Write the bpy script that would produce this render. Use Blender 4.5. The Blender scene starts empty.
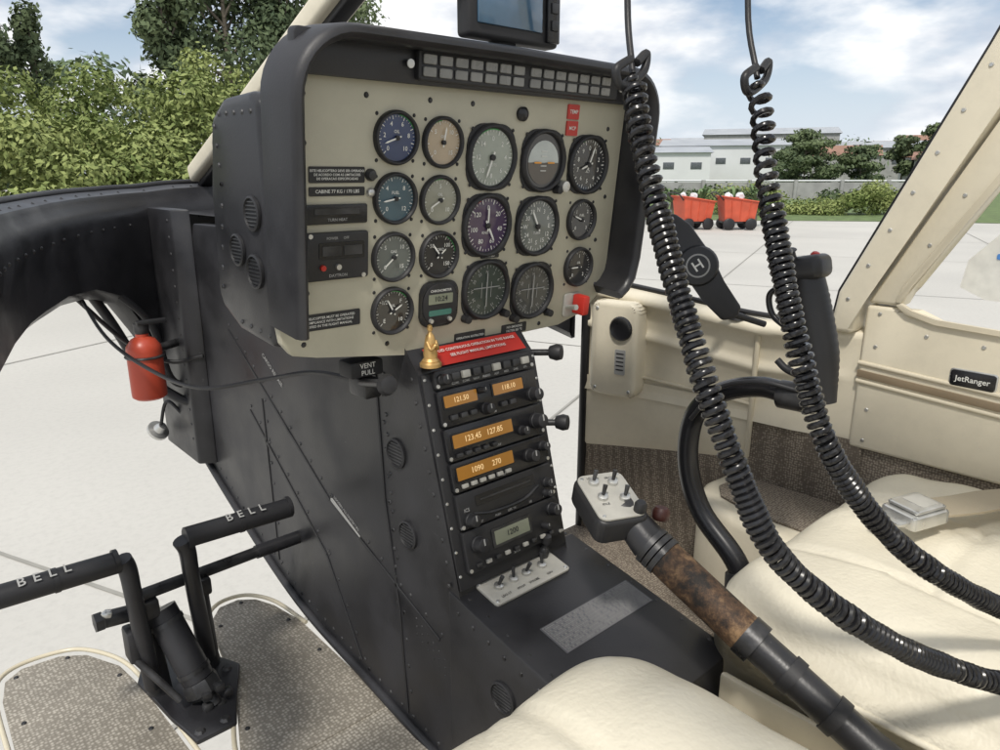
import bpy, bmesh, math, random
import numpy as np
from mathutils import Vector, Matrix
random.seed(3); rng=np.random.default_rng(5)
CZ=1.65
I4=Matrix.Identity(4)
def frame(o,x,y):
    x=Vector(x).normalized(); y=Vector(y).normalized(); z=x.cross(y); o=Vector(o)
    return Matrix(((x.x,y.x,z.x,o.x),(x.y,y.y,z.y,o.y),(x.z,y.z,z.z,o.z),(0,0,0,1)))
CAB=Matrix.Translation((0,0,CZ))
PAN=CAB@frame((0,.676,0),(1,0,0),(0,-.1045,.9945))
def SIDE(X): return CAB@frame((X,0,0),(0,-1,0),(0,0,1))
RF=CAB@frame((0,.671,-.224),(1,0,0),(0,.256,.967))
SH=CAB@frame((0,.623,-.49),(1,0,0),(0,.9806,.196))
CUR=I4
# ---------------- materials
def newmat(name):
    m=bpy.data.materials.new(name); m.use_nodes=True
    nt=m.node_tree; return m,nt,nt.nodes['Principled BSDF']
def M(name,col,rough=.5,metal=0,var=.12,vs=6,bump=0,bs=200,spec=.5,coat=0,rv=.12,bd=.001,chips=None,dirt=0):
    m,nt,b=newmat(name); tc=nt.nodes.new('ShaderNodeTexCoord')
    n=nt.nodes.new('ShaderNodeTexNoise'); n.inputs['Scale'].default_value=vs; n.inputs['Detail'].default_value=4
    nt.links.new(tc.outputs['Object'],n.inputs['Vector'])
    mx=nt.nodes.new('ShaderNodeMix'); mx.data_type='RGBA'
    mx.inputs[6].default_value=[c*(1-var) for c in col]+[1]; mx.inputs[7].default_value=[min(1,c*(1+var)) for c in col]+[1]
    mr=nt.nodes.new('ShaderNodeMapRange'); mr.inputs[1].default_value=.3; mr.inputs[2].default_value=.7
    nt.links.new(n.outputs['Fac'],mr.inputs[0]); nt.links.new(mr.outputs[0],mx.inputs[0]); outc=mx.outputs[2]
    if chips or dirt:
        n3=nt.nodes.new('ShaderNodeTexNoise'); n3.inputs['Scale'].default_value=95 if chips else 26; n3.inputs['Detail'].default_value=5; n3.inputs['Roughness'].default_value=.7
        mpn=nt.nodes.new('ShaderNodeMapping'); mpn.inputs['Scale'].default_value=(1,.35,1) if chips else (1,1,1); nt.links.new(tc.outputs['Object'],mpn.inputs[0]); nt.links.new(mpn.outputs[0],n3.inputs['Vector'])
        m3=nt.nodes.new('ShaderNodeMapRange'); m3.inputs[1].default_value=.68 if chips else .45; m3.inputs[2].default_value=.74 if chips else .75; m3.inputs[4].default_value=.55 if chips else dirt
        nt.links.new(n3.outputs['Fac'],m3.inputs[0]); m4=nt.nodes.new('ShaderNodeMix'); m4.data_type='RGBA'
        m4.inputs[7].default_value=(*(chips if chips else [c*.55 for c in col]),1); nt.links.new(m3.outputs[0],m4.inputs[0]); nt.links.new(outc,m4.inputs[6]); outc=m4.outputs[2]
    nt.links.new(outc,b.inputs['Base Color'])
    r2=nt.nodes.new('ShaderNodeMapRange'); r2.inputs[1].default_value=.3; r2.inputs[2].default_value=.7
    r2.inputs[3].default_value=max(.02,rough-rv); r2.inputs[4].default_value=min(1,rough+rv)
    nt.links.new(n.outputs['Fac'],r2.inputs[0]); nt.links.new(r2.outputs[0],b.inputs['Roughness'])
    b.inputs['Metallic'].default_value=metal; b.inputs['Specular IOR Level'].default_value=spec
    if coat: b.inputs['Coat Weight'].default_value=coat; b.inputs['Coat Roughness'].default_value=.04
    if bump:
        n2=nt.nodes.new('ShaderNodeTexNoise'); n2.inputs['Scale'].default_value=bs; n2.inputs['Detail'].default_value=1; nt.links.new(tc.outputs['Object'],n2.inputs['Vector'])
        bp=nt.nodes.new('ShaderNodeBump'); bp.inputs['Strength'].default_value=bump; bp.inputs['Distance'].default_value=bd
        nt.links.new(n2.outputs['Fac'],bp.inputs['Height']); nt.links.new(bp.outputs[0],b.inputs['Normal'])
    return m
def MW(name,c1,c2,scale,rough=.8):
    m,nt,b=newmat(name); tc=nt.nodes.new('ShaderNodeTexCoord')
    v=nt.nodes.new('ShaderNodeTexVoronoi'); v.inputs['Scale'].default_value=scale; v.inputs['Randomness'].default_value=.45
    nt.links.new(tc.outputs['Object'],v.inputs['Vector'])
    n=nt.nodes.new('ShaderNodeTexNoise'); n.inputs['Scale'].default_value=9; n.inputs['Detail'].default_value=6; nt.links.new(tc.outputs['Object'],n.inputs['Vector'])
    mr=nt.nodes.new('ShaderNodeMapRange'); mr.inputs[1].default_value=.15; mr.inputs[2].default_value=.55; nt.links.new(v.outputs['Distance'],mr.inputs[0])
    mx=nt.nodes.new('ShaderNodeMix'); mx.data_type='RGBA'; mx.inputs[6].default_value=(*c1,1); mx.inputs[7].default_value=(*c2,1); nt.links.new(mr.outputs[0],mx.inputs[0])
    m2=nt.nodes.new('ShaderNodeMix'); m2.data_type='RGBA'; m2.blend_type='MULTIPLY'; m2.inputs[0].default_value=.5
    nt.links.new(mx.outputs[2],m2.inputs[6]); nt.links.new(n.outputs['Fac'],m2.inputs[7]); nt.links.new(m2.outputs[2],b.inputs['Base Color'])
    b.inputs['Roughness'].default_value=rough
    bp=nt.nodes.new('ShaderNodeBump'); bp.inputs['Strength'].default_value=.6; bp.inputs['Distance'].default_value=.001; bp.invert=True
    nt.links.new(v.outputs['Distance'],bp.inputs['Height']); nt.links.new(bp.outputs[0],b.inputs['Normal']); return m
def ME(name,col,s):
    m,nt,b=newmat(name); b.inputs['Base Color'].default_value=(*[c*.3 for c in col],1); b.inputs['Emission Color'].default_value=(*col,1); b.inputs['Emission Strength'].default_value=s
    b.inputs['Roughness'].default_value=.15; return m
def leafmat(name,a,bc):
    m,nt,b=newmat(name); at=nt.nodes.new('ShaderNodeAttribute'); at.attribute_name='tint'
    mx=nt.nodes.new('ShaderNodeMix'); mx.data_type='RGBA'; mx.inputs[6].default_value=(*a,1); mx.inputs[7].default_value=(*bc,1)
    nt.links.new(at.outputs['Fac'],mx.inputs[0]); nt.links.new(mx.outputs[2],b.inputs['Base Color']); b.inputs['Roughness'].default_value=.8
    b.inputs['Specular IOR Level'].default_value=.15; return m
black=M('black_paint',(.024,.024,.027),.42,var=.35,vs=14,bump=.12,bs=350,chips=(.10,.10,.10))
blackm=M('black_plastic',(.020,.020,.022),.5,var=.2,bump=.1,bs=500)
blackr=M('black_rubber',(.016,.016,.018),.45,var=.2,bump=.15,bs=300)
blackg=M('black_gloss',(.013,.013,.015),.25,var=.2,rv=.05)
wornb=M('worn_black_metal',(.05,.05,.052),.38,metal=.4,var=.5,vs=40,bump=.2)
cream=M('cream_paint',(.74,.68,.54),.45,var=.04,vs=5,bump=.1,bs=250,dirt=.18)
cream2=M('cream_trim',(.62,.56,.43),.5,var=.06,vs=8)
leather=M('cream_leather',(.74,.69,.56),.42,var=.05,vs=7,bump=.5,bs=170,bd=.0015,dirt=.16)
pface=M('panel_paint',(.48,.455,.355),.55,var=.05,vs=10,bump=.15,bs=600,dirt=.15)
silver=M('brushed_metal',(.6,.6,.58),.35,metal=.8,var=.1,vs=50)
greyp=M('grey_plate',(.42,.41,.37),.5,var=.1,vs=30,dirt=.3)
annw=M('annunciator_lens',(.24,.24,.23),.3,var=.2,vs=40)
white=M('white_marking',(.72,.72,.68),.6,var=.08,vs=60)
dim=M('dim_marking',(.35,.35,.34),.6,var=.1)
red=M('red_paint',(.50,.03,.02),.4,var=.1); orange=M('orange_paint',(.58,.10,.05),.5,var=.15,vs=3)
gold=M('gold_figure',(.62,.40,.16),.35,metal=.7,var=.15,vs=80)
carpet=MW('woven_carpet',(.52,.45,.36),(.20,.165,.13),230,.9)
knurl=MW('floor_mesh',(.68,.63,.54),(.32,.29,.24),190,.7)
plexi=M('plexi_edge',(.62,.56,.42),.25,var=.1)
strapm=M('belt_webbing',(.42,.36,.26),.8,var=.1,bump=.6,bs=700)
brown_strip=M('brown_trim',(.26,.20,.13),.5)
amber=ME('amber_display',(.70,.32,.06),.20); amber2=ME('amber_segments',(1,.70,.34),.65); lcd=M('lcd_display',(.20,.22,.16),.15,coat=1)
lcdg=ME('lcd_green',(.10,.35,.28),.12); scr=M('monitor_screen',(.05,.12,.2),.1,coat=1,var=.4,vs=12)
def worn(name):
    m,nt,b=newmat(name); tc=nt.nodes.new('ShaderNodeTexCoord'); n=nt.nodes.new('ShaderNodeTexNoise'); n.inputs['Scale'].default_value=110; n.inputs['Detail'].default_value=6; n.inputs['Roughness'].default_value=.75
    nt.links.new(tc.outputs['Object'],n.inputs['Vector']); cr=nt.nodes.new('ShaderNodeValToRGB'); e=cr.color_ramp.elements
    e[0].position=.44; e[0].color=(.020,.017,.015,1); e[1].position=.68; e[1].color=(.27,.17,.09,1); x=e.new(.54); x.color=(.085,.05,.03,1)
    n4=nt.nodes.new('ShaderNodeTexNoise'); n4.inputs['Scale'].default_value=22; nt.links.new(tc.outputs['Object'],n4.inputs['Vector'])
    ad=nt.nodes.new('ShaderNodeMath'); ad.operation='MULTIPLY_ADD'; ad.inputs[1].default_value=.5; nt.links.new(n4.outputs['Fac'],ad.inputs[0])
    m5=nt.nodes.new('ShaderNodeMath'); m5.operation='MULTIPLY'; m5.inputs[1].default_value=.55; nt.links.new(n.outputs['Fac'],m5.inputs[0]); nt.links.new(m5.outputs[0],ad.inputs[2])
    nt.links.new(ad.outputs[0],cr.inputs[0]); nt.links.new(cr.outputs[0],b.inputs['Base Color']); b.inputs['Roughness'].default_value=.6; b.inputs['Specular IOR Level'].default_value=.3
    bp=nt.nodes.new('ShaderNodeBump'); bp.inputs['Distance'].default_value=.001; nt.links.new(n.outputs['Fac'],bp.inputs['Height']); nt.links.new(bp.outputs[0],b.inputs['Normal']); return m
brownw=worn('worn_brown_grip')
def dial(name,c): return M(name,c,.35,var=.12,vs=30,coat=1,rv=.05)
# ---------------- builders
def link(o,parent):
    bpy.context.collection.objects.link(o)
    if parent: o.parent=parent
    return o
def empty(name):
    o=bpy.data.objects.new(name,None); o.empty_display_size=.1; return link(o,None)
def obj(name,verts,faces,mat,parent=None,smooth=False):
    me=bpy.data.meshes.new(name); me.from_pydata([tuple(CUR@Vector(v)) for v in verts],[],faces); me.update()
    if mat: me.materials.append(mat)
    if smooth: me.shade_smooth()
    return link(bpy.data.objects.new(name,me),parent)
def finish(bm,name,mat,parent,smooth_angle=35):
    bmesh.ops.recalc_face_normals(bm,faces=bm.faces)
    bm.transform(CUR); me=bpy.data.meshes.new(name); bm.to_mesh(me); bm.free()
    if mat: me.materials.append(mat)
    me.shade_smooth()
    try: me.set_sharp_from_angle(angle=math.radians(smooth_angle))
    except Exception: pass
    return link(bpy.data.objects.new(name,me),parent)
def box(name,c,s,mat,parent=None,bev=.002,seg=2,rot=None):
    bm=bmesh.new(); bmesh.ops.create_cube(bm,size=1); bmesh.ops.scale(bm,vec=s,verts=bm.verts)
    bev=min(bev,min(s)*.45)
    if bev>0: bmesh.ops.bevel(bm,geom=bm.edges[:],offset=bev,segments=seg,profile=.5,affect='EDGES')
    if rot is not None: bmesh.ops.transform(bm,matrix=rot,verts=bm.verts)
    bmesh.ops.translate(bm,vec=c,verts=bm.verts); return finish(bm,name,mat,parent)
def plate(name,pts,w0,w1,mat,parent=None,bev=0,seg=2):
    bm=bmesh.new(); a=[bm.verts.new((p[0],p[1],w0)) for p in pts]; b=[bm.verts.new((p[0],p[1],w1)) for p in pts]
    bm.faces.new(a[::-1]); bm.faces.new(b); n=len(pts)
    for i in range(n): bm.faces.new((a[i],a[(i+1)%n],b[(i+1)%n],b[i]))
    if bev>0: bmesh.ops.bevel(bm,geom=[e for e in bm.edges],offset=bev,segments=seg,profile=.5,affect='EDGES')
    return finish(bm,name,mat,parent)
def rrect(x,y,w,h,r,n=4):
    P=[]
    for cx,cy,a0 in ((x+w/2-r,y+h/2-r,0),(x-w/2+r,y+h/2-r,90),(x-w/2+r,y-h/2+r,180),(x+w/2-r,y-h/2+r,270)):
        for i in range(n+1):
            a=math.radians(a0+90*i/n); P.append((cx+r*math.cos(a),cy+r*math.sin(a)))
    return P
def rev(name,prof,c,mat,parent=None,seg=28,ax=(0,0,1)):
    ax=Vector(ax).normalized(); q=Vector((0,0,1)).rotation_difference(ax); c=Vector(c); V=[];F=[]; n=len(prof)
    for r_,z_ in prof:
        for k in range(seg):
            a=2*math.pi*k/seg; V.append(c+q@Vector((r_*math.cos(a),r_*math.sin(a),z_)))
    for i in range(n-1):
        for k in range(seg): F.append((i*seg+k,i*seg+(k+1)%seg,(i+1)*seg+(k+1)%seg,(i+1)*seg+k))
    if prof[0][0]>1e-6: F.append(tuple(range(seg))[::-1])
    if prof[-1][0]>1e-6: F.append(tuple(range((n-1)*seg,n*seg)))
    bm=bmesh.new(); vs=[bm.verts.new(v) for v in V]
    for f_ in F:
        try: bm.faces.new([vs[i] for i in f_])
        except Exception: pass
    bmesh.ops.remove_doubles(bm,verts=bm.verts,dist=1e-6)
    return finish(bm,name,mat,parent,40)
def spline(pts,k=8):
    P=[Vector(p) for p in pts]; P=[P[0]*2-P[1]]+P+[P[-1]*2-P[-2]]; out=[]
    for i in range(1,len(P)-2):
        for j in range(k):
            t=j/k; a,b,c,d=P[i-1],P[i],P[i+1],P[i+2]
            out.append(.5*((2*b)+(c-a)*t+(2*a-5*b+4*c-d)*t*t+(3*b-a-3*c+d)*t**3))
    out.append(P[-2]); return out
def tube(name,pts,rad,mat,parent=None,seg=12,cap=True,smooth=True):
    pts=[Vector(p) for p in pts]; n=len(pts)
    if not hasattr(rad,'__len__'): rad=[rad]*n
    V=[];F=[]; T=[(pts[min(i+1,n-1)]-pts[max(i-1,0)]).normalized() for i in range(n)]
    nrm=T[0].orthogonal().normalized()
    for i in range(n):
        nrm=(nrm-T[i]*nrm.dot(T[i])).normalized(); bn=T[i].cross(nrm)
        for k in range(seg):
            a=2*math.pi*k/seg; V.append(pts[i]+(nrm*math.cos(a)+bn*math.sin(a))*rad[i])
    for i in range(n-1):
        for k in range(seg): F.append((i*seg+k,i*seg+(k+1)%seg,(i+1)*seg+(k+1)%seg,(i+1)*seg+k))
    if cap: F.append(tuple(range(seg))[::-1]); F.append(tuple(range((n-1)*seg,n*seg)))
    bm=bmesh.new(); vs=[bm.verts.new(v) for v in V]
    for f_ in F: bm.faces.new([vs[i] for i in f_])
    return finish(bm,name,mat,parent,50)
def stube(name,pts,rad,mat,parent=None,seg=12,k=8):
    P=spline(pts,k)
    if hasattr(rad,'__len__'):
        R=[]
        for i in range(len(rad)-1): R+=[rad[i]+(rad[i+1]-rad[i])*j/k for j in range(k)]
        R.append(rad[-1]); rad=R
    return tube(name,P,rad,mat,parent,seg)
def rivets(name,pts,r,mat,parent):
    V=[];F=[]
    for p in pts:
        b=len(V)
        for k in range(8): V.append((p[0]+r*math.cos(k*math.pi/4),p[1]+r*math.sin(k*math.pi/4),p[2] if len(p)>2 else 0))
        for k in range(8): V.append((p[0]+.65*r*math.cos(k*math.pi/4),p[1]+.65*r*math.sin(k*math.pi/4),(p[2] if len(p)>2 else 0)+r*.45))
        for k in range(8): F.append((b+k,b+(k+1)%8,b+8+(k+1)%8,b+8+k))
        F.append(tuple(range(b+8,b+16)))
    return obj(name,V,F,mat,parent,False)
def line(a,b,step):
    a=Vector(a); b=Vector(b); n=max(1,int((b-a).length/step)); return [tuple(a.lerp(b,i/n)) for i in range(n+1)]
def text(name,s,x,y,w,size,mat,parent,rot=0,align='CENTER'):
    cu=bpy.data.curves.new(name,'FONT'); cu.body=s; cu.size=size; cu.align_x=align; cu.align_y='CENTER'; cu.materials.append(mat); cu.resolution_u=2
    cu.offset=size*.012
    o=bpy.data.objects.new(name,cu); link(o,parent); o.matrix_world=CUR@Matrix.Translation((x,y,w))@Matrix.Rotation(rot,4,'Z'); return o
def foliage(name,clumps,n,size,mat,parent=None):
    C=np.array([c[0] for c in clumps],float); R=np.array([c[1] for c in clumps],float)
    w=(R[:,0]*R[:,1]+R[:,0]*R[:,2]); w/=w.sum()
    idx=rng.choice(len(clumps),n,p=w); d=rng.normal(size=(n,3)); d/=np.linalg.norm(d,axis=1)[:,None]
    rad=1-.5*rng.random(n)**1.3; rad*=1+.12*rng.normal(size=n)
    P=C[idx]+d*R[idx]*rad[:,None]
    keep=P[:,2]>.02; P=P[keep]; d=d[keep]; idx=idx[keep]; n=len(P)
    nn=d+rng.normal(size=(n,3))*.6+np.array([0,0,.35]); nn/=np.linalg.norm(nn,axis=1)[:,None]
    a=np.cross(nn,rng.normal(size=(n,3))); a/=np.linalg.norm(a,axis=1)[:,None]; b=np.cross(nn,a)
    s=size*(.6+.8*rng.random(n))[:,None]
    V=np.stack([P-a*s,P-b*s*.5,P+a*s,P+b*s*.5],1).reshape(-1,3)
    me=bpy.data.meshes.new(name); me.vertices.add(4*n); me.vertices.foreach_set('co',V.ravel())
    me.loops.add(4*n); me.loops.foreach_set('vertex_index',np.arange(4*n)); me.polygons.add(n)
    me.polygons.foreach_set('loop_start',np.arange(n)*4); me.polygons.foreach_set('loop_total',np.full(n,4)); me.update()
    ct=rng.random(len(clumps)); t=np.clip(.45*ct[idx]+.55*rng.random(n),0,1)
    at=me.attributes.new('tint','FLOAT','FACE'); at.data.foreach_set('value',t.astype(np.float32))
    me.materials.append(mat); return link(bpy.data.objects.new(name,me),parent)
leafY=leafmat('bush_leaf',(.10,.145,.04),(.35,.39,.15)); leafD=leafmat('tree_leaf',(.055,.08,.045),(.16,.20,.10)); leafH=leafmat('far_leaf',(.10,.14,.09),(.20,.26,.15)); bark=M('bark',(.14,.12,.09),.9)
def tree(name,x,y,h,w,n,size,mat,base=.25,k=22):
    e=empty(name); tube('trunk',[(x,y,0),(x+.1,y,h*.4),(x,y+.1,h*.85)],[h*.016,h*.011,h*.004],bark,e)
    cl=[]
    for i in range(k):
        zz=h*(base+(1-base)*((i+random.random())/k)); q=1-abs((zz/h-base)/(1-base)-.45)*1.1
        a=random.random()*6.28; rr=w*.38*q*random.random()**.5
        c=(x+rr*math.cos(a),y+rr*math.sin(a),zz*.95); cl.append((c,(w*.21*(.6+random.random()*.6),)*2+(h*.075,)))
        tube('limb',[(x,y,zz*.75),((x+c[0])/2,(y+c[1])/2,zz*.83),c],[h*.006,h*.004,h*.0015],bark,e,6)
    foliage('crown',cl,n,size,mat,e)
# ================= OUTSIDE
cl=[]
for i in range(240):
    ad=random.uniform(-12,29); a=math.radians(ad); d=random.uniform(15.5,21.5)
    top=2.1+(d-15.5)*.40+.4*math.sin(a*16+1.2)+(.45 if ad<15 else 0)-(.5 if ad>21 else 0)
    h=random.uniform(.3,top); s=random.uniform(.4,.9); cl.append(((d*math.sin(a),d*math.cos(a),h),(s,s,s*.7)))
foliage('bush_mass',cl,100000,.066,leafY)
for (x,y,h,w) in [(13.6,40,12.5,4.5),(17.6,42,16,7.5),(20.5,41,13,6),(25,44,15,9)]: tree('tree',x,y,h,w,10000,.17,leafD,.2)
tree('tree',8.2,60,15,6,5000,.22,leafD,.45); tree('tree',12.2,62,13,4,3000,.22,leafD,.5)
cl=[]
for i in range(90):
    x=random.uniform(-60,42); top=17 if x<24 else 17-(x-24)*.6
    cl.append(((x,random.uniform(95,112),random.uniform(1,max(3,top)-1)),(6,5,3.2)))
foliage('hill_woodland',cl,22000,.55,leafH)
conc=M('concrete',(.52,.505,.465),.9,var=.07,vs=.35,dirt=.25)
obj('ground',[(-700,-700,0),(700,-700,0),(700,700,0),(-700,700,0)],[(0,1,2,3)],conc)
jm=M('slab_joint',(.30,.29,.26),.9); V=[];F=[]
R45=Matrix.Rotation(math.radians(23),3,'Z')
for i in range(-6,8):
    for ax in (0,1):
        o_=i*5+1.7; q=[(o_-.010,-30,.004),(o_+.010,-30,.004),(o_+.010,40,.004),(o_-.010,40,.004)]
        if ax: q=[(b_,a_,.0075) for a_,b_,c_ in q]
        b=len(V); V+=[R45@Vector(p) for p in q]; F.append((b,b+1,b+2,b+3))
grass=M('grass',(.12,.17,.06),.95,var=.4,vs=3)
obj('pavement_joints',V,F,jm)
def az(d,t,z): return (d[0]*t,d[1]*t,z)
obj('grass_verge',[az((.80,.68),27,.012),az((.92,.55),27,.012),az((1.08,.42),26,.012),az((1.25,.15),26,.012),az((1.25,.15),300,.012),az((.80,.68),300,.012)],[(0,1,2,3,4,5)],grass)
wallm=M('grey_wall',(.33,.33,.32),.8,var=.15,vs=1.5); whitew=M('white_wall',(.66,.67,.68),.8,var=.05,vs=.3); roofm=M('metal_roof',(.38,.40,.42),.5,var=.1,vs=.4); dark=M('dark_opening',(.10,.11,.12),.3); tileroof=M('tile_roof',(.30,.17,.12),.8,var=.2,vs=.6)
def wallseg(name,a,b,h,th_,mat):
    e=empty(name); a=Vector(a);b=Vector(b); d=(b-a).normalized(); n=Vector((-d.y,d.x,0))*th_
    V=[a,b,b+n,a+n]; V=V+[v+Vector((0,0,h)) for v in V]
    obj('wall_face',V,[(0,3,2,1),(4,5,6,7),(0,1,5,4),(1,2,6,5),(2,3,7,6),(3,0,4,7)],mat,e)
    L=(b-a).length; k=int(L/3)
    for i in range(k+1):
        p=a+d*(L*i/k)-n*.3; q=p+Vector((0,0,h+.15)); tube('pier',[p,q],.14,mat,e,8)
    tube('coping_rail',[a+Vector((0,0,h+.1)),b+Vector((0,0,h+.1))],.06,whitew,e,8)
wallseg('boundary_wall',(40,33,0),(56,18,0),1.15,.3,wallm)
def building(name,x,y,w,d,h,ang,rh,mat=whitew,rm=None):
    global CUR
    e=empty(name); CUR=Matrix.Translation((x,y,0))@Matrix.Rotation(math.radians(ang),4,'Z')
    V=[(-w/2,-d/2,0),(w/2,-d/2,0),(w/2,d/2,0),(-w/2,d/2,0)]; V+= [(a,b,h) for a,b,c in V]
    obj('walls',V,[(0,1,5,4),(1,2,6,5),(2,3,7,6),(3,0,4,7)],mat,e)
    o=.4; obj('roof',[(-w/2-o,-d/2-o,h),(w/2+o,-d/2-o,h),(w/2+o,0,h+rh),(-w/2-o,0,h+rh),(w/2+o,d/2+o,h),(-w/2-o,d/2+o,h)],[(0,1,2,3),(3,2,4,5),(0,3,5),(1,4,2)],rm or roofm,e)
    k=max(2,int(w/3.2))
    for i in range(k):
        xx=-w/2+(i+.5)*w/k
        if i%4==1: box('door',(xx,-d/2-.03,1.6),(2.2,.06,3.2),dark,e,.01)
        else: box('window',(xx,-d/2-.03,h*.62),(1.5,.06,.9),dark,e,.01)
    CUR=I4
building('warehouse',92,68,15,14,4.6,-52,1.0); building('warehouse',112,67,22,16,6.0,-58,1.3); building('warehouse',140,76,24,16,9.0,-60,1.5,wallm)
building('warehouse',120,31,20,14,3.6,-72,1.2,wallm,tileroof); building('house',128,41,10,9,4.2,-66,1.6,whitew,tileroof); building('house',118,51,9,9,4.4,-66,1.6,wallm,tileroof)
building('warehouse',150,58,22,18,6.3,-65,1.5,wallm)
cl=[]
for i in range(26):
    a=math.radians(random.uniform(51,84)); r_=random.uniform(150,290); x,y=r_*math.sin(a),r_*math.cos(a)
    if i<15: building('house',x,y,random.uniform(8,16),10,random.uniform(4,9)*(r_/200),-math.degrees(a),1.8,random.choice([whitew,wallm,whitew]),random.choice([tileroof,tileroof,roofm]))
for i in range(90):
    a=math.radians(random.uniform(50,88)); r_=random.uniform(130,300); s=random.uniform(2,4.5)*r_/200
    cl.append(((r_*math.sin(a),r_*math.cos(a),random.uniform(1,6.5)*r_/200),(s*1.5,s*1.5,s)))
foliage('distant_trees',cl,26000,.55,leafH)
tree('tree',74,36,6.0,8,6000,.2,leafD,.1); tree('tree',79,32.5,4.6,6,4000,.2,leafD,.1); tree('tree',110,36,8.2,5,2500,.3,leafD,.4); tree('tree',98,50,5.4,6,3000,.28,leafD,.1); tree('tree',122,44,7.5,5,2500,.3,leafD,.3); tree('tree',104,27,6.6,6,2500,.3,leafD,.2)
cl=[]
for i in range(46):
    t=random.random(); cl.append(((28+5*t+random.uniform(-.5,1.5),17.5-5.5*t+random.uniform(-.5,.8),random.uniform(.05,.7+.4*math.sin(9*t))),(.6,.6,.38)))
foliage('hedge',cl,14000,.07,leafY)
cl=[((random.uniform(42,62),random.uniform(20,34),random.uniform(.1,.7)),(1.2,1.2,.5)) for i in range(26)]
foliage('shrub_row',cl,6000,.16,leafD)
e=empty('palm_plant')
V=[];F=[]
palmg=M('palm_green',(.14,.21,.09),.7,var=.4,vs=4)
PP=[(20.9,14.6),(21.6,14.0),(22.2,13.1),(20.5,15.0),(22.6,12.5)]
for i in range(260):
    cx,cy=random.choice(PP); a=random.random()*6.28; l=random.uniform(.5,.9); t=random.uniform(.3,1.3)
    b=len(V); p=Vector((cx,cy,.75)); q=p+Vector((math.cos(a)*math.cos(t),math.sin(a)*math.cos(t),math.sin(t)))*l*.75; s_=q+Vector((math.cos(a),math.sin(a),-.1))*l*.4; n_=Vector((-math.sin(a),math.cos(a),0))*.03
    V+=[p-n_,p+n_,q+n_*1.6,q-n_*1.6,s_]; F+=[(b,b+1,b+2,b+3),(b+3,b+2,b+4)]
obj('fronds',V,F,palmg,e)
for (cx,cy) in PP: tube('stem',[(cx,cy,0),(cx,cy,.8)],[.08,.05],bark,e,8)
def cart(x,y,ang):
    global CUR
    e=empty('red_cart'); CUR=Matrix.Translation((x,y,0))@Matrix.Rotation(math.radians(ang),4,'Z')
    V=[(-.45,-.3,.26),(.45,-.3,.26),(.45,.3,.26),(-.45,.3,.26),(-.55,-.38,1.0),(.52,-.38,.84),(.52,.38,.84),(-.55,.38,1.0),(-.50,-.33,.97),(.48,-.33,.81),(.48,.33,.81),(-.50,.33,.97)]
    obj('hopper',V,[(0,3,2,1),(0,1,5,4),(1,2,6,5),(2,3,7,6),(3,0,4,7),(4,5,9,8),(5,6,10,9),(6,7,11,10),(7,4,8,11),(8,9,10,11)],orange,e)
    tube('rim',[(-.57,-.4,1.01),(.54,-.4,.85),(.54,.4,.85),(-.57,.4,1.01),(-.57,-.4,1.01)],.022,orange,e,8)
    for q in (-.25,0,.25): tube('rib',[(q,-.31,.3),(q*1.2,-.39,.88)],.018,orange,e,6)
    box('chassis',(0,0,.23),(.95,.5,.06),wornb,e,.01)
    for sx in (-.34,.34):
        for sy in (-.34,.34): rev('wheel',[(0,-.05),(.15,-.05),(.18,-.03),(.18,.03),(.15,.05),(0,.05)],(sx,sy,.18),blackr,e,16,(0,1,0))
    stube('push_handle',[(-.55,-.3,.9),(-.75,-.3,1.1),(-.75,.3,1.1),(-.55,.3,.9)],.02,wornb,e,8)
    for i in range(2):
        bm=bmesh.new(); bmesh.ops.create_icosphere(bm,subdivisions=2,radius=.12)
        for v in bm.verts: v.co*=1+random.uniform(-.2,.25)
        bmesh.ops.translate(bm,vec=(-.3+.35*i,random.uniform(-.2,.2),1.0),verts=bm.verts); finish(bm,'sack',whitew,e)
    CUR=I4
cart(19.9,13.1,-25); cart(20.85,12.15,-40)
# ================= COCKPIT STRUCTURE
CUR=CAB
def ex(Y,side):
    if Y<=.3: return .59+side*.62
    return .59+side*.62*math.sqrt(max(0,1-((Y-.3)/1.3)**2))
nose=empty('nose_frame')
A=[(.55,-1,-.08,-.25),(.9,-1,-.052,-.235),(1.1,-1,-.046,-.225),(1.195,-1,-.044,-.217),(1.27,-1,-.042,-.214),(1.36,-1,-.038,-.208),(1.445,-1,-.034,-.212),(1.5,-1,-.032,-.235),(1.53,-1,-.03,-.294),(1.565,-1,-.028,-.394),(1.59,-1,-.022,-.5),(1.6,-1,-.02,-.53),(1.585,1,-.025,-.5),(1.56,1,-.03,-.39),(1.52,1,-.04,-.29),(1.45,1,-.06,-.24),(1.3,1,-.10,-.25),(1.15,1,-.15,-.28),(1.0,1,-.2,-.33)]
V=[];F=[]; C0=Vector((.59,.7,0)); ns=11
for (Y,s,t,b) in A:
    P=Vector((ex(Y,s),Y,0)); inn=(C0-P); inn.z=0; inn.normalize()
    prof=[(0,t),(.012,t+.003),(.045,t-.004),(.048,t-.010),(.05,t-.02),(.056,t-.026),(.060,t-.05),(.050,(t+b)/2),(.050,b+.02),(.03,b+.004),(0,b)]
    for o_,z_ in prof: V.append(P+inn*o_+Vector((0,0,z_)))
for i in range(len(A)-1):
    for k in range(ns): F.append((i*ns+k,i*ns+(k+1)%ns,(i+1)*ns+(k+1)%ns,(i+1)*ns+k))
o=obj('lower_sill_arch',V,F,black,nose,True)
try: o.data.set_sharp_from_angle(angle=math.radians(40))
except Exception: pass
VV=[];FF=[]
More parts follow.
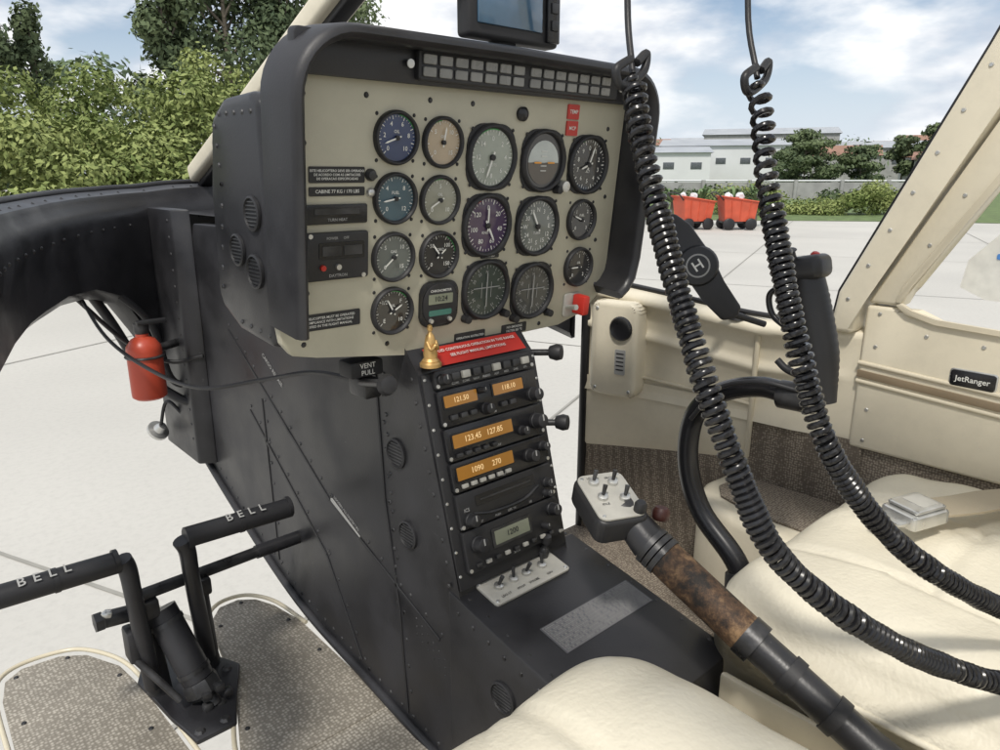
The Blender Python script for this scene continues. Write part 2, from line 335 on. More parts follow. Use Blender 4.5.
for row,dz in ((2,0.0),(6,0)):
    for i in range(len(A)-1):
        a=V[i*ns+row];b2=V[(i+1)*ns+row]; m_=max(1,int((b2-a).length/.035))
        for t in range(m_):
            p=a.lerp(b2,t/m_); b=len(VV); inn=(C0-p); inn.z=0; inn.normalize(); tan=Vector((-inn.y,inn.x,0))
            if row==2:
                for k in range(6): VV.append(p-inn*.012+Vector((.0035*math.cos(k*1.047),.0035*math.sin(k*1.047),.002)))
                VV.append(p-inn*.012+Vector((0,0,.005)))
            else:
                for k in range(6): VV.append(p+tan*.003*math.cos(k*1.047)+Vector((0,0,.003*math.sin(k*1.047)-.01)))
                VV.append(p+inn*.0025+Vector((0,0,-.01)))
            for k in range(6): FF.append((b+k,b+(k+1)%6,b+6))
obj('sill_rivets',VV,FF,blackm,nose)
stube('sill_top_seal',[V[i*ns+0]+Vector((0,0,.005)) for i in range(len(A))],.006,blackr,nose,8,3)
obj('deck',[(.49,.85,-.07),(.84,.85,-.07),(.84,1.45,-.08),(.64,1.56,-.07),(.49,1.54,-.07)],[(0,1,2,3,4)],black,nose)
plate('forward_bulkhead_post',[(.475,1.36),(.475,1.56),(.445,1.56),(.445,1.38)],-.55,-.06,black,nose,.004)
CUR=SIDE(.445); rivets('post_rivets',line((-1.395,-.08,0),(-1.395,-.5,0),.03)+line((-1.53,-.08,0),(-1.53,-.4,0),.03),.0032,wornb,nose); CUR=CAB
cf=empty('cockpit_frame')
def beam(name,a,b,w,h,mat,parent,bev=.008):
    a=Vector(a);b=Vector(b);d=(b-a); L=d.length; z=d.normalized(); x=Vector((1,0,0)); x=(x-z*x.dot(z))
    if x.length<.2: x=Vector((0,1,0))-z*z.y
    x.normalize(); y=z.cross(x); R=Matrix((x,y,z)).transposed().to_4x4()
    box(name,(a+b)/2,(w,h,L),mat,parent,bev,3,R)
beam('centre_windshield_post',(.585,1.585,0),(.585,.49,.445),.056,.035,cream,cf)
beam('post_seal',(.585,1.575,-.022),(.585,.50,.42),.026,.012,blackr,cf,.003)
stube('roof_front_frame',[(1.2,.17,.45),(.95,.42,.46),(.59,.5,.47),(.23,.42,.46),(-.02,.17,.45)],.03,cream,cf)
box('overhead_console',(.59,0,.475),(.2,1.0,.05),cream,cf,.012,3)
tube('left_door_post',[(-.03,.5,-.2),(-.03,.33,.17),(-.03,.17,.45)],.03,cream,cf)
tube('roof_side_rail',[(1.2,.2,.45),(1.2,-.6,.47)],.03,cream,cf); tube('roof_side_rail',[(-.03,.2,.45),(-.03,-.6,.47)],.03,cream,cf)
CUR=SIDE(1.2)
plate('right_windshield_pillar',[(-.50,-.245),(-.492,-.18),(-.333,.168),(-.216,.46),(-.125,.46),(-.322,.066),(-.458,-.192),(-.462,-.245)],-.03,.03,cream,cf,.008,3)
plate('pillar_seal',[(-.508,-.24),(-.50,-.18),(-.341,.172),(-.224,.46),(-.214,.46),(-.331,.166),(-.49,-.182),(-.497,-.24)],-.035,.012,blackr,cf,.002)
rivets('pillar_screws',line((-.475,-.19,.03),(-.33,.14,.03),.06),.0035,silver,cf)
door=empty('cabin_door')
CUR=SIDE(1.205)
plate('door_front_frame',[(-.452,-.195),(-.316,.066),(-.118,.46),(-.08,.46),(-.16,.29),(-.295,.0),(-.395,-.165),(-.40,-.195)],-.02,.018,cream,door,.006,3)
plate('door_lower_panel',[(-.452,-.198),(-.405,-.198),(-.385,-.207),(-.35,-.214),(.45,-.25),(.45,-.436),(-.452,-.436)],-.02,.018,cream,door,.006,3)
plate('door_window_lip',[(-.40,-.188),(-.385,-.2),(-.35,-.207),(.45,-.243),(.45,-.25),(-.35,-.215),(-.39,-.207),(-.408,-.193)],.016,.024,cream2,door,.002)
plate('window_front_lip',[(-.40,-.19),(-.39,-.165),(-.29,.003),(-.155,.292),(-.16,.3),(-.298,.008),(-.40,-.16),(-.41,-.188)],.014,.024,cream2,door,.002)
tube('bead_upper',[(-.452,-.292,.018),(.45,-.345,.018)],.004,cream2,door,8)
plate('trim_strip',[(-.452,-.303),(.45,-.357),(.45,-.37),(-.452,-.315)],.018,.021,brown_strip,door,.001)
tube('bead_lower',[(-.452,-.322,.018),(.45,-.376,.018)],.004,cream2,door,8)
plate('placard',rrect(-.290,-.288,.058,.024,.004),.018,.022,blackg,door,.001)
plate('placard_rim',rrect(-.290,-.288,.062,.028,.005),.016,.0195,silver,door,.001)
text('placard_text','JetRanger',-.290,-.288,.0225,.0115,white,door)
plate('sheet_of_paper',[(-.335,-.16),(-.30,-.175),(-.19,-.175),(-.19,-.055),(-.27,-.05),(-.33,-.12)],-.012,-.010,white,door)
bluem=M('blue_print',(.08,.25,.6),.5)
plate('paper_print',rrect(-.27,-.112,.05,.008,.002),-.010,-.009,bluem,door)
rivets('door_screws',line((-.43,-.21,.018),(-.43,-.42,.018),.05)+line((-.375,-.1,.018),(-.2,.26,.018),.07)+line((-.36,-.235,.018),(.4,-.27,.018),.07),.0035,silver,door)
CUR=CAB
side=empty('cabin_sidewall')
Ys=[.43+i*.53/14 for i in range(15)]
def sill(Y):
    if Y<.62: return -.245-(Y-.46)*.05
    return -.253+(Y-.62)*.12
V=[];F=[]
for Y in Ys:
    X=ex(Y,1)-.012; t=sill(Y); k=max(0,min(1,(Y-.485)/.04)); dn=-(1-k)*.0
    pr=[(X+.03,t+.004),(X+.004*(1-k),t+.008*k),(X-.02*k,t),(X-.026*k,t-.012),(X-.01*k,t-.02),(X-.004*k,t-.06),(X-.004*k,t-.07),(X-.010*k,t-.074),(X-.010*k,t-.084),(X-.004*k,t-.088),(X-.004*k,-.40),(X-.012*k,-.43)]
    for a in pr: V.append((a[0],Y,a[1]))
ns=12
for i in range(len(Ys)-1):
    for k in range(ns-1): F.append((i*ns+k,i*ns+k+1,(i+1)*ns+k+1,(i+1)*ns+k))
obj('upper_sidewall',V,F,cream,side,True)
Yt=[y for y in Ys if y>.5]
stube('sill_seal',[(ex(Y,1)-.004,Y,sill(Y)+.012) for Y in Yt[::2]],.005,blackr,side,8,4)
V=[];F=[]
for Y in Ys:
    X=ex(Y,1)-.014; V+=[(X-.002,Y,-.425),(X-.002,Y,-.52),(X-.008,Y,-.75)]
for i in range(len(Ys)-1):
    for k in range(2): F.append((i*3+k,i*3+k+1,(i+1)*3+k+1,(i+1)*3+k))
obj('carpeted_kick_panel',V,F,carpet,side)
stube('forward_wall_edge',[(ex(.965,1)-.015,.965,z) for z in (-.21,-.35,-.55,-.75)],.010,blackr,side,8)
V=[];F=[]; Yk=Ys[5:]
for i,Y in enumerate(Yk):
    X=ex(Y,1)-.02; zb=-.50-.05*(i/9); V+=[(X,Y,-.40),(X,Y,zb),(X+.006,Y,zb-.01)]
for i in range(len(Yk)-1):
    for k in range(2): F.append((i*3+k,i*3+k+1,(i+1)*3+k+1,(i+1)*3+k))
obj('cream_kick_trim',V,F,cream,side,True)
tube('kick_trim_edge',[(ex(Yk[0],1)-.022,Yk[0],-.27),(ex(Yk[0],1)-.022,Yk[0],-.50)],.005,cream2,side,8)
stube('lower_bead',[(ex(Y,1)-.022,Y,-.40+.06*(Y-.62)) for Y in Yk[::2]],.0035,cream2,side,8,4)
CUR=SIDE(1.205); plate('door_carpet',[(-.46,-.438),(.4,-.438),(.4,-.75),(-.46,-.75)],-.02,.008,carpet,side,.002); CUR=CAB
vb=empty('air_vent_box')
CUR=CAB@frame((1.11,.88,-.33),(.23,-.97,0),(0,0,1))
plate('housing',rrect(0,0,.10,.19,.018),-.05,.03,cream,vb,.01,3)
rev('vent_nozzle',[(.0,.0),(.021,.0),(.024,.004),(.021,.008),(.015,.005),(0,.003)],(.018,.045,.03),blackg,vb)
plate('instruction_placard',rrect(.018,-.022,.022,.05,.003),.03,.032,dim,vb)
for i in range(5): plate('placard_line',rrect(.018,-.005-i*.008,.016,.0025,.001),.032,.0326,blackm,vb)
rivets('housing_screws',[(-.035,.08,.03),(-.035,-.08,.03),(.038,-.08,.03)],.004,silver,vb)
CUR=CAB
fl=empty('cabin_floor')
CUR=CAB@Matrix.Translation((0,0,-.745))
plate('copilot_floor_panel',[(.475,1.046),(.462,1.12),(.445,1.16),(.42,1.18),(.385,1.178),(.362,1.15),(.345,1.09),(.319,.948),(.276,.828),(.276,.77),(.475,.77)],-.008,0,knurl,fl,.002)
plate('copilot_floor_panel',[(.051,.77),(.051,1.03),(.055,1.15),(.065,1.2),(.09,1.22),(.142,1.215),(.175,1.19),(.207,1.125),(.218,1.039),(.226,.873),(.23,.77)],-.008,0,knurl,fl,.002)
stube('plexi_edge_trim',[(.478,1.03,.002),(.468,1.12,.002),(.447,1.168,.002),(.42,1.188,.002),(.385,1.186,.002),(.355,1.153,.002),(.338,1.09,.002),(.312,.948,.002),(.27,.828,.002),(.27,.77,.002)],.0035,plexi,fl,8)
stube('plexi_edge_trim',[(.044,.77,.002),(.044,1.03,.002),(.047,1.15,.002),(.058,1.206,.002),(.09,1.229,.002),(.145,1.223,.002),(.18,1.197,.002),(.213,1.13,.002),(.225,1.039,.002),(.233,.873,.002),(.235,.77,.002)],.0035,plexi,fl,8)
plate('floor_deck',[(-.03,.79),(.475,.79),(.475,-.6),(-.03,-.6)],-.02,-.003,knurl,fl)
plate('pilot_floor_deck',[(.69,.97),(1.10,.97),(1.2,.6),(1.2,-.6),(.69,-.6)],-.02,-.003,carpet,fl)
rivets('floor_screws',[(.30,.86,0),(.335,1.0,0),(.365,1.12,0),(.42,1.165,0),(.46,1.06,0),(.46,.95,0),(.2,1.1,0),(.15,1.2,0),(.08,1.2,0),(.2,.95,0),(.07,1.08,0)],.004,blackm,fl)
CUR=CAB
# ================= PEDESTAL
ped=empty('centre_console')
CUR=SIDE(.475)
plate('console_body',[(-1.49,-.514),(-1.27,-.617),(-1.04,-.70),(-.82,-.73),(-.65,-.75),(-.55,-.75),(-.55,-.60),(-.601,-.494),(-.671,-.224),(-.70,-.20),(-.73,-.075),(-1.355,-.085),(-1.41,-.23)],0,-.187,black,ped,.003)
CUR=SIDE(.4725)
plate('aft_shelf',[(-.62,-.487),(-.36,-.539),(-.36,-.75),(-.62,-.75)],0,-.222,black,ped,.004)
CUR=SIDE(.475)
seams=[[(-1.238,-.261),(-.908,-.47),(-.641,-.57)],[(-1.175,-.393),(-.93,-.57),(-.84,-.71)],[(-.764,-.232),(-.755,-.416),(-.7305,-.57),(-.72,-.73)],[(-1.12,-.36),(-1.11,-.655)]]
for s_ in seams:
    for i in range(len(s_)-1):
        a=Vector(s_[i]);b=Vector(s_[i+1]); d=(b-a).normalized(); n=Vector((-d.y,d.x))*.0022
        plate('panel_seam',[a-n,b-n,b+n,a+n],0,.0016,blackm,ped,.0005,1)
R=[]
for s_ in seams:
    for i in range(len(s_)-1):
        a=Vector(s_[i]);b=Vector(s_[i+1]); d=(b-a).normalized(); n=Vector((-d.y,d.x))*.011
        R+=[(x,y,0) for x,y in line(a+n,b+n,.035)]
for a,b in [((-1.45,-.51),(-1.25,-.605)),((-1.25,-.605),(-1.03,-.685)),((-1.03,-.685),(-.82,-.715)),((-.82,-.715),(-.65,-.735)),((-.685,-.235),(-.617,-.48)),((-.60,-.51),(-.38,-.553)),((-.60,-.735),(-.38,-.735)),((-.745,-.24),(-.735,-.56))]:
    R+=[(x,y,0.0026 if x>-.62 else 0) for x,y in line(a,b,.026)]
rivets('side_rivets',R,.0032,wornb,ped)
rivets('small_rivets',[(-.62-.012*i,-.60-.012*j+(.006*i),.0) for i in range(7) for j in range(3)],.0016,wornb,ped)
def grille(par,u,v,r,w=0):
    rev('speaker_grille',[(r,0),(r,.003),(r*.88,.004),(r*.84,.0015),(0,.0015)],(u,v,w),blackm,par,24)
    for i in range(-3,4):
        h=math.sqrt(max(0,(.8*r)**2-(i*r*.22)**2)); tube('grille_slat',[(u-h,v+i*r*.22,w+.002),(u+h,v+i*r*.22,w+.002)],r*.05,wornb,par,6)
grille(ped,-.7226,-.34,.020); grille(ped,-.703,-.446,.019); grille(ped,-.519,-.580,.020,.0025)
CUR=SIDE(.475)@Matrix.Translation((-.865,-.483,.0))@Matrix.Rotation(-.42,4,'Z')
plate('side_placard',rrect(0,0,.085,.006,.002),.0,.0012,dim,ped)
text('placard_text','LOOSEN ALL FASTENERS',0,.010,.0006,.0065,dim,ped)
CUR=SIDE(.475)
text('placard_text','CARGO RELEASE',-1.07,-.30,.001,.010,dim,ped,-.56)
CUR=CAB
stube('belly_edge',[(.473,1.5,-.515),(.473,1.27,-.62),(.473,1.04,-.703),(.473,.82,-.733),(.473,.65,-.752)],.008,black,ped,8)
CUR=RF
plate('radio_rack_bezel',[(.4765,-.004),(.6605,-.004),(.6605,-.268),(.4765,-.268)],0,.004,blackm,ped,.001)
units=[(-.002,-.024),(-.026,-.070),(-.072,-.112),(-.114,-.150),(-.152,-.196),(-.198,-.250)]
for i,(a,b) in enumerate(units): plate('radio_unit',rrect(.568,(a+b)/2,.160,a-b,.003),.004,.012,[blackm,blackg,blackg,blackg,blackm,blackm][i],ped,.0012)
W=.012
def knob(par,u,v,r,h=.012,mat=blackm,w=W): rev('knob',[(r*1.1,0),(r*1.1,h*.25),(r,h*.3),(r*.92,h*.95),(r*.8,h),(0,h)],(u,v,w),mat,par,16); plate('knob_pointer',[(u-r*.1,v),(u+r*.1,v),(u+r*.1,v+r*.85),(u-r*.1,v+r*.85)],w+h,w+h+.0006,dim,par)
for i in range(8): box('push_button',(.517+i*.0165,-.012,W+.002),(.012,.009,.005),greyp if i%3==1 else wornb,ped,.001)
for i in range(8): text('button_legend','%s'%('COM1 COM2 NAV1 NAV2 ADF MKR DME SPK'.split()[i]),.517+i*.0165,-.0205,W+.0005,.004,dim,ped)
knob(ped,.4985,-.013,.0065)
def disp(u,v,w,h,s,m=amber):
    plate('display_frame',rrect(u,v,w+.004,h+.004,.002),W,W+.001,blackg,ped); plate('display',rrect(u,v,w,h,.001),W+.001,W+.0018,m,ped)
    text('display_digits',s,u,v,W+.0022,h*.62,amber2,ped)
disp(.520,-.040,.050,.014,'121.50'); disp(.597,-.040,.050,.014,'118.10')
for u in (.505,.52,.535,.585,.60): box('push_button',(u,-.060,W+.002),(.010,.006,.004),wornb,ped,.001)
knob(ped,.556,-.060,.007); knob(ped,.636,-.058,.0085,.016); knob(ped,.552,-.036,.004)
disp(.545,-.089,.095,.016,'123.45   127.85')
for i in range(5): box('push_button',(.503+.014*i,-.106,W+.002),(.009,.005,.004),wornb,ped,.001)
knob(ped,.608,-.100,.006); knob(ped,.634,-.093,.0095,.017)
disp(.54,-.128,.09,.016,'1090     270')
knob(ped,.612,-.134,.008,.016); knob(ped,.638,-.128,.006)
for i in range(6): box('push_button',(.503+.014*i,-.1435,W+.002),(.009,.005,.004),greyp,ped,.001)
plate('cassette_slot',rrect(.565,-.166,.10,.013,.002),W,W+.0006,blackg,ped); plate('slot_line',rrect(.565,-.166,.085,.002,.0005),W+.0006,W+.0012,wornb,ped)
stube('arc_trim',[(.51,-.180,W),(.54,-.186,W+.001),(.59,-.186,W+.001),(.62,-.176,W)],.0018,wornb,ped,6)
knob(ped,.502,-.186,.008,.014); knob(ped,.634,-.176,.006); knob(ped,.630,-.189,.005); text('legend','ICS',.50,-.173,W+.0005,.006,dim,ped)
for i in range(6): text('legend',random.choice(['PUSH','VOL','SQ','TEST','HOLD','TX']),.49+.028*i,-.1925,W+.0005,.0038,dim,ped)
plate('display_frame',rrect(.563,-.219,.066,.024,.002),W,W+.0015,wornb,ped); plate('display',rrect(.563,-.219,.058,.017,.001),W+.0015,W+.002,lcd,ped); text('display_digits','1200',.563,-.219,W+.0024,.010,blackm,ped)
for i in range(9): box('push_button',(.503+.0155*i,-.242,W+.002),(.008,.005,.004),greyp if i%2 else wornb,ped,.001)
knob(ped,.506,-.217,.0095,.016); knob(ped,.634,-.212,.008,.016); knob(ped,.617,-.229,.004)
for i,(a,b) in enumerate(units):
    for u in (.491,.645): rev('screw',[(.0025,0),(.0025,.001),(0,.0012)],(u,b+.004,W),silver,ped,10)
    text('legend',['AUDIO','COMM','NAV','ADF','GPS','XPDR'][i],.566,b+.0035,W+.0005,.0042,dim,ped)
rivets('rack_screws',[(.4795,-.01-.03*i,.004) for i in range(9)]+[(.657,-.01-.03*i,.004) for i in range(9)],.0022,silver,ped)
CUR=CAB
obj('red_warning_label',[(.495,.668,-.2205),(.648,.668,-.2205),(.648,.690,-.2025),(.495,.690,-.2025)],[(0,1,2,3)],red,ped)
CUR=CAB@frame((.572,.679,-.2095),(1,0,0),(0,.024,.0195))
for q,s_ in ((.0045,'AVOID CONTINUOUS OPERATION IN THIS RANGE'),(-.0045,'SEE FLIGHT MANUAL LIMITATIONS')): text('warning_text',s_,0,q,.001,.0058,white,ped)
CUR=SH
plate('switch_plate',rrect(.567,-.037,.128,.046,.005),.0035,.008,greyp,ped,.0015)
for i,u in enumerate((.525,.550,.572,.600)):
    rev('switch_collar',[(.006,0),(.006,.004),(.004,.005),(0,.005)],(u,-.036,.008),silver,ped,12)
    tube('toggle',[(u,-.036,.012),(u+.001,-.036+(.005 if i%2 else -.003),.026)],[.0018,.0028],wornb,ped,10)
rev('knob_post',[(.007,0),(.006,.012),(.004,.014),(.004,.02),(.007,.023),(.006,.032),(0,.034)],(.617,-.022,.008),wornb,ped,14)
for i,u in enumerate((.525,.550,.572,.600)): text('switch_legend',['LDG LT','PITOT','STROBE','NAV'][i],u,-.052,.0086,.0048,blackm,ped)
rivets('plate_screws',[(.508,-.019,.008),(.626,-.055,.008),(.508,-.055,.008)],.003,silver,ped)
gp=M('placard_grey',(.09,.09,.10),.5)
plate('data_placard',rrect(.601,-.136,.158,.045,.001),.003,.0042,gp,ped)
V=[];F=[]
def q4(x,y,w_,h_,z):
    b=len(V); V.extend([(x-w_/2,y-h_/2,z),(x+w_/2,y-h_/2,z),(x+w_/2,y+h_/2,z),(x-w_/2,y+h_/2,z)]); F.append((b,b+1,b+2,b+3))
for j in range(10):
    q4(.601,-.1155-.0046*j,.154,.0005,.0047)
    if j<9:
        x=.527
        while x<.672:
            l=random.uniform(.0015,.0035); q4(x+l/2,-.1178-.0046*j,l,.0014,.0047); x+=l+random.choice([.0008,.0010,.0035])
for i in range(5): q4(.5245+.038*i,-.1362,.0005,.042,.0047)
obj('data_placard_print',V,F,dim,ped)
rivets('shelf_rivets',[(u,v,.003) for u,v in line((.485,-.03),(.485,-.24),.03)]+[(u,v,.003) for u,v in line((.684,-.0),(.684,-.24),.035)],.0028,wornb,ped)
CUR=CAB
vp=empty('vent_pull_control')
box('label_block',(.437,.735,-.222),(.045,.03,.02),blackm,vp,.003)
CUR=CAB@frame((.437,.7195,-.222),(1,0,0),(0,0,1)); text('label','VENT\nPULL',0,0,.0006,.0085,white,vp); CUR=CAB
box('bracket',(.443,.738,-.248),(.024,.04,.024),wornb,vp,.004)
tube('shaft',[(.437,.74,-.243),(.424,.665,-.226)],.005,wornb,vp,10)
rev('pull_knob',[(.006,-.01),(.010,-.006),(.0125,.0),(.010,.007),(0,.010)],(.424,.660,-.226),blackm,vp,18,(-.1,-1,.2))
stube('bowden_cable',[(.29,1.44,-.19),(.31,1.36,-.27),(.343,1.25,-.312),(.366,1.09,-.313),(.417,.984,-.288),(.437,.866,-.256),(.44,.76,-.243)],.0032,blackr,vp,8)
for z,y in ((-.233,.655),(-.33,.64)):
    k=empty('pull_knob'); tube('shaft',[(.655,y+.04,z),(.692,y+.008,z)],.0045,wornb,k,10)
    rev('knob',[(.004,-.012),(.009,-.009),(.0115,0),(.010,.007),(0,.010)],(.697,y+.004,z),blackm,k,18,(.5,-1,.1))
fg=empty('religious_figurine')
rev('robe',[(.010,0),(.0105,.003),(.008,.006),(.0085,.012),(.0072,.021),(.0058,.029),(.0048,.033),(.0024,.036),(.002,.038)],(.487,.662,-.212),gold,fg,18)
rev('head',[(0,.0),(.0028,.002),(.0034,.0045),(.0028,.008),(0,.0095)],(.487,.662,-.1755),gold,fg,14)
stube('arms',[(.4812,.660,-.186),(.482,.654,-.194),(.487,.651,-.189),(.492,.654,-.194),(.4928,.660,-.186)],.0022,gold,fg,8)
rev('base',[(.013,-.004),(.013,.0),(.011,.002),(0,.002)],(.487,.662,-.212),gold,fg,18)
# ================= INSTRUMENT PANEL
ip=empty('instrument_panel')
CUR=PAN
plate('panel_face',[(.318,-.155),(.321,-.172),(.332,-.186),(.36,-.192),(.50,-.212),(.74,-.208),(.79,-.195),(.825,-.168),(.832,-.15),(.832,.105),(.81,.127),(.345,.127),(.322,.10)],-.012,0,pface,ip,.0015)
CUR=SIDE(.320)
plate('pod_side',[(-.70,.07),(-.72,.08),(-.79,.078),(-.825,.06),(-.835,.03),(-.828,-.02),(-.855,-.131),(-.845,-.15),(-.80,-.172),(-.715,-.180),(-.705,-.165)],0,-.508,black,ip,.010,3)
grille(ip,-.733,-.0385,.018,.0005); grille(ip,-.738,-.0985,.0185,.0005); grille(ip,-.779,-.0787,.0175,.0005)
rivets('pod_rivets',[(x,y,0) for x,y in line((-.815,.05),(-.81,-.01),.02)+line((-.81,-.01),(-.835,-.125),.022)+line((-.72,.06),(-.80,.062),.02)+line((-.72,-.165),(-.79,-.16),.02)],.003,wornb,ip)
CUR=PAN
path=[]
path+= [(.314,-.152),(.314,-.05),(.314,.070)]
for i in range(1,9):
    a=math.radians(180-90*i/9); path.append((.382+.068*math.cos(a),.070+.068*math.sin(a)))
path+=[(.382,.138),(.58,.139),(.785,.137)]
for i in range(1,9):
    a=math.radians(90-90*i/9); path.append((.785+.062*math.cos(a),.075+.062*math.sin(a)))
path+=[(.847,.075),(.847,-.05),(.847,-.11),(.842,-.14),(.830,-.158),(.815,-.168)]
V=[];F=[];n=len(path); prof=[(0,-.014),(0,.044),(.003,.050),(.008,.052),(.012,.049),(.014,.042),(.014,-.0),(.014,-.014)]
for i,p in enumerate(path):
    a=Vector(path[max(i-1,0)]);b=Vector(path[min(i+1,n-1)]); d=(b-a).normalized(); nn=Vector((d.y,-d.x))
    for o_,w_ in prof: V.append((p[0]+nn.x*o_,p[1]+nn.y*o_,w_))
m_=len(prof)
for i in range(n-1):
    for k in range(m_): F.append((i*m_+k,(i+1)*m_+k,(i+1)*m_+(k+1)%m_,i*m_+(k+1)%m_))
F.append(tuple(range(m_))); F.append(tuple(range((n-1)*m_,n*m_)))
o=obj('glareshield_hood',V,F,black,ip,True)
try: o.data.set_sharp_from_angle(angle=math.radians(55))
except Exception: pass
plate('hood_underside_block',rrect(.58,.112,.49,.040,.006),.0005,.014,black,ip,.002)
plate('annunciator_bezel',rrect(.627,.111,.318,.030,.003),.014,.022,blackm,ip,.002)
for i in range(14):
    u=.481+i*.0209+(.006 if i>6 else 0)
    for v in (.117,.105):
        plate('annunciator_window',rrect(u,v,.0165,.0095,.0012,2),.022,.0245,annw,ip,.0006,1)
for u in (.460,.795): rev('screw',[(.0045,0),(.0045,.0015),(0,.002)],(u,.111,.018),silver,ip,12)
dk=[dial('dial_navy',(.03,.05,.13)),dial('dial_beige_reflection',(.42,.33,.22)),dial('dial_pale_reflection',(.29,.32,.27)),dial('dial_black',(.018,.018,.02)),dial('dial_purple',(.05,.025,.075)),dial('dial_grey',(.13,.145,.135)),dial('dial_teal',(.05,.10,.13)),dial('dial_green',(.04,.055,.045)),dial('dial_mid',(.30,.30,.24)),dial('dial_dark',(.055,.058,.055))]  # beige and pale dials: sky reflection in the gauge glass painted into the colour
scrw=[]
yel=M('yellow_arc',(.5,.38,.03),.5); grn=M('green_arc',(.05,.3,.08),.5); orb=M('orange_bar',(.8,.35,.05),.5); dsky=dial('dial_sky',(.46,.50,.48)); dgr=dial('dial_ground',(.06,.045,.03))
def gauge(u,v,R,fc,nums,needle,mode=0):
    big=R>.035
    g='gauge'
    if big:
        plate(g+'_flange',rrect(u,v,R*1.93,R*1.93,R*.62,6),0,.0018,blackm,ip,.0006,1)
        for sx in (-1,1):
            for sy in (-1,1): scrw.append((u+sx*R*.80,v+sy*R*.80,.0018))
    else:
        for sx in (-1,1):
            for sy in (-1,1): scrw.append((u+sx*R*.82,v+sy*R*.82,.0))
    V=[];F=[];pr=[(R*.985,0),(R*.985,.004),(R*.94,.0072),(R*.88,.0075),(R*.83,.003),(R*.83,.0016)];sg=40
    for a_,w_ in pr:
        for k in range(sg): V.append((u+a_*math.cos(k*2*math.pi/sg),v+a_*math.sin(k*2*math.pi/sg),w_))
    for i in range(len(pr)-1):
        for k in range(sg): F.append((i*sg+k,i*sg+(k+1)%sg,(i+1)*sg+(k+1)%sg,(i+1)*sg+k))
    obj(g+'_bezel',V,F,blackm,ip,True)
    plate(g+'_dial',[(u+R*.85*math.cos(k*math.pi/20),v+R*.85*math.sin(k*math.pi/20)) for k in range(40)],.0005,.0021,dk[fc],ip)
    mk=white
    if mode==0:
        V=[];F=[]
        nt_=40 if big else 28
        for i in range(nt_):
            a=math.radians(225-270*i/(nt_-1)) if not big else 2*math.pi*i/nt_
            L=.13 if i%4==0 else .07; wd=.016 if i%4==0 else .009
            c,s=math.cos(a),math.sin(a); b=len(V)
            for rr,ss in ((.80,-1),(.80,1),(.80-L,1),(.80-L,-1)): V.append((u+R*(rr*c-ss*wd*s),v+R*(rr*s+ss*wd*c),.0026))
            F.append((b,b+1,b+2,b+3))
        obj(g+'_ticks',V,F,mk,ip)
        V=[];F=[]
        a0=random.uniform(0,3)
        for i in range(9):
            b=len(V)
            for q in (i,i+1):
                a=a0+q*.11
                for rr in (.80,.84): V.append((u+R*rr*math.cos(a),v+R*rr*math.sin(a),.0028))
            F.append((b,b+1,b+3,b+2))
        obj(g+'_range_arc',V,F,[grn,red,yel][random.randrange(3)] if fc!=3 else grn,ip)
        k=len(nums)
        for i,s in enumerate(nums):
            a=math.radians(90-360*i/k) if big else math.radians(225-270*i/(k-1))
            text(g+'_numeral',s,u+R*.54*math.cos(a),v+R*.54*math.sin(a),.0026,R*(.20 if big else .23),mk,ip)
        if big: text(g+'_legend',random.choice(['KNOTS','VSI','TURN','ALT','NAV']),u,v-R*.22,.0026,R*.12,mk,ip)
        else: text(g+'_legend',random.choice(['OIL','TEMP','FUEL','GAS','TORQ']),u,v+R*.22,.0026,R*.16,mk,ip)
        for na,nl in needle:
            a=math.radians(na); c,s=math.cos(a),math.sin(a)
            obj(g+'_needle',[(u+R*(x*c-y*s),v+R*(x*s+y*c),.0046) for x,y in ((-.18,-.03),(-.18,.03),(nl*.8,.032),(nl,0),(nl*.8,-.032))],[(0,1,2,3,4)],white,ip)
        rev(g+'_hub',[(R*.09,.0),(R*.09,.0035),(0,.004)],(u,v,.002),blackm,ip,16)
    if mode==1:
        plate('horizon_sky',[(u+R*.68*math.cos(k*math.pi/16),v-R*.05+R*.68*math.sin(k*math.pi/16)) for k in range(17)],.0021,.0027,dsky,ip)
        plate('horizon_ground',[(u+R*.68*math.cos(k*math.pi/16),v-R*.05+R*.68*math.sin(k*math.pi/16)) for k in range(16,33)],.0021,.0026,dgr,ip)
        for dx in (-.3,.3): plate('aircraft_bar',rrect(u+R*dx,v-R*.05,R*.32,R*.05,R*.02,1),.0045,.005,orb,ip)
        for q in (-.3,-.15,.15,.3): plate('pitch_line',rrect(u,v+R*q,R*.26,R*.025,R*.01,1),.003,.0035,white,ip)
        rev('cage_knob',[(.0055,0),(.005,.01),(0,.011)],(u+R*.7,v-R*.9,.001),blackm,ip,14)
    if mode==2:
        for q in (-.2,0,.2): plate('cdi_dot_line',rrect(u+R*q,v,R*.015,R*.5,.0001,1),.003,.0033,dim,ip)
        plate('cdi_bar',rrect(u,v,R*.03,R*1.1,.0002,1),.004,.0045,dim,ip); plate('cdi_bar_cross',rrect(u,v+R*.08,R*1.1,.001,.0002,1),.0035,.004,dim,ip)
        V=[];F=[]
        for i in range(36):
            a=2*math.pi*i/36; c,s=math.cos(a),math.sin(a); L=.12 if i%3==0 else .06; b=len(V)
            for rr,ss in ((.8,-1),(.8,1),(.8-L,1),(.8-L,-1)): V.append((u+R*(rr*c-ss*.012*s),v+R*(rr*s+ss*.012*c),.0026))
            F.append((b,b+1,b+2,b+3))
        obj(g+'_ticks',V,F,dim,ip)
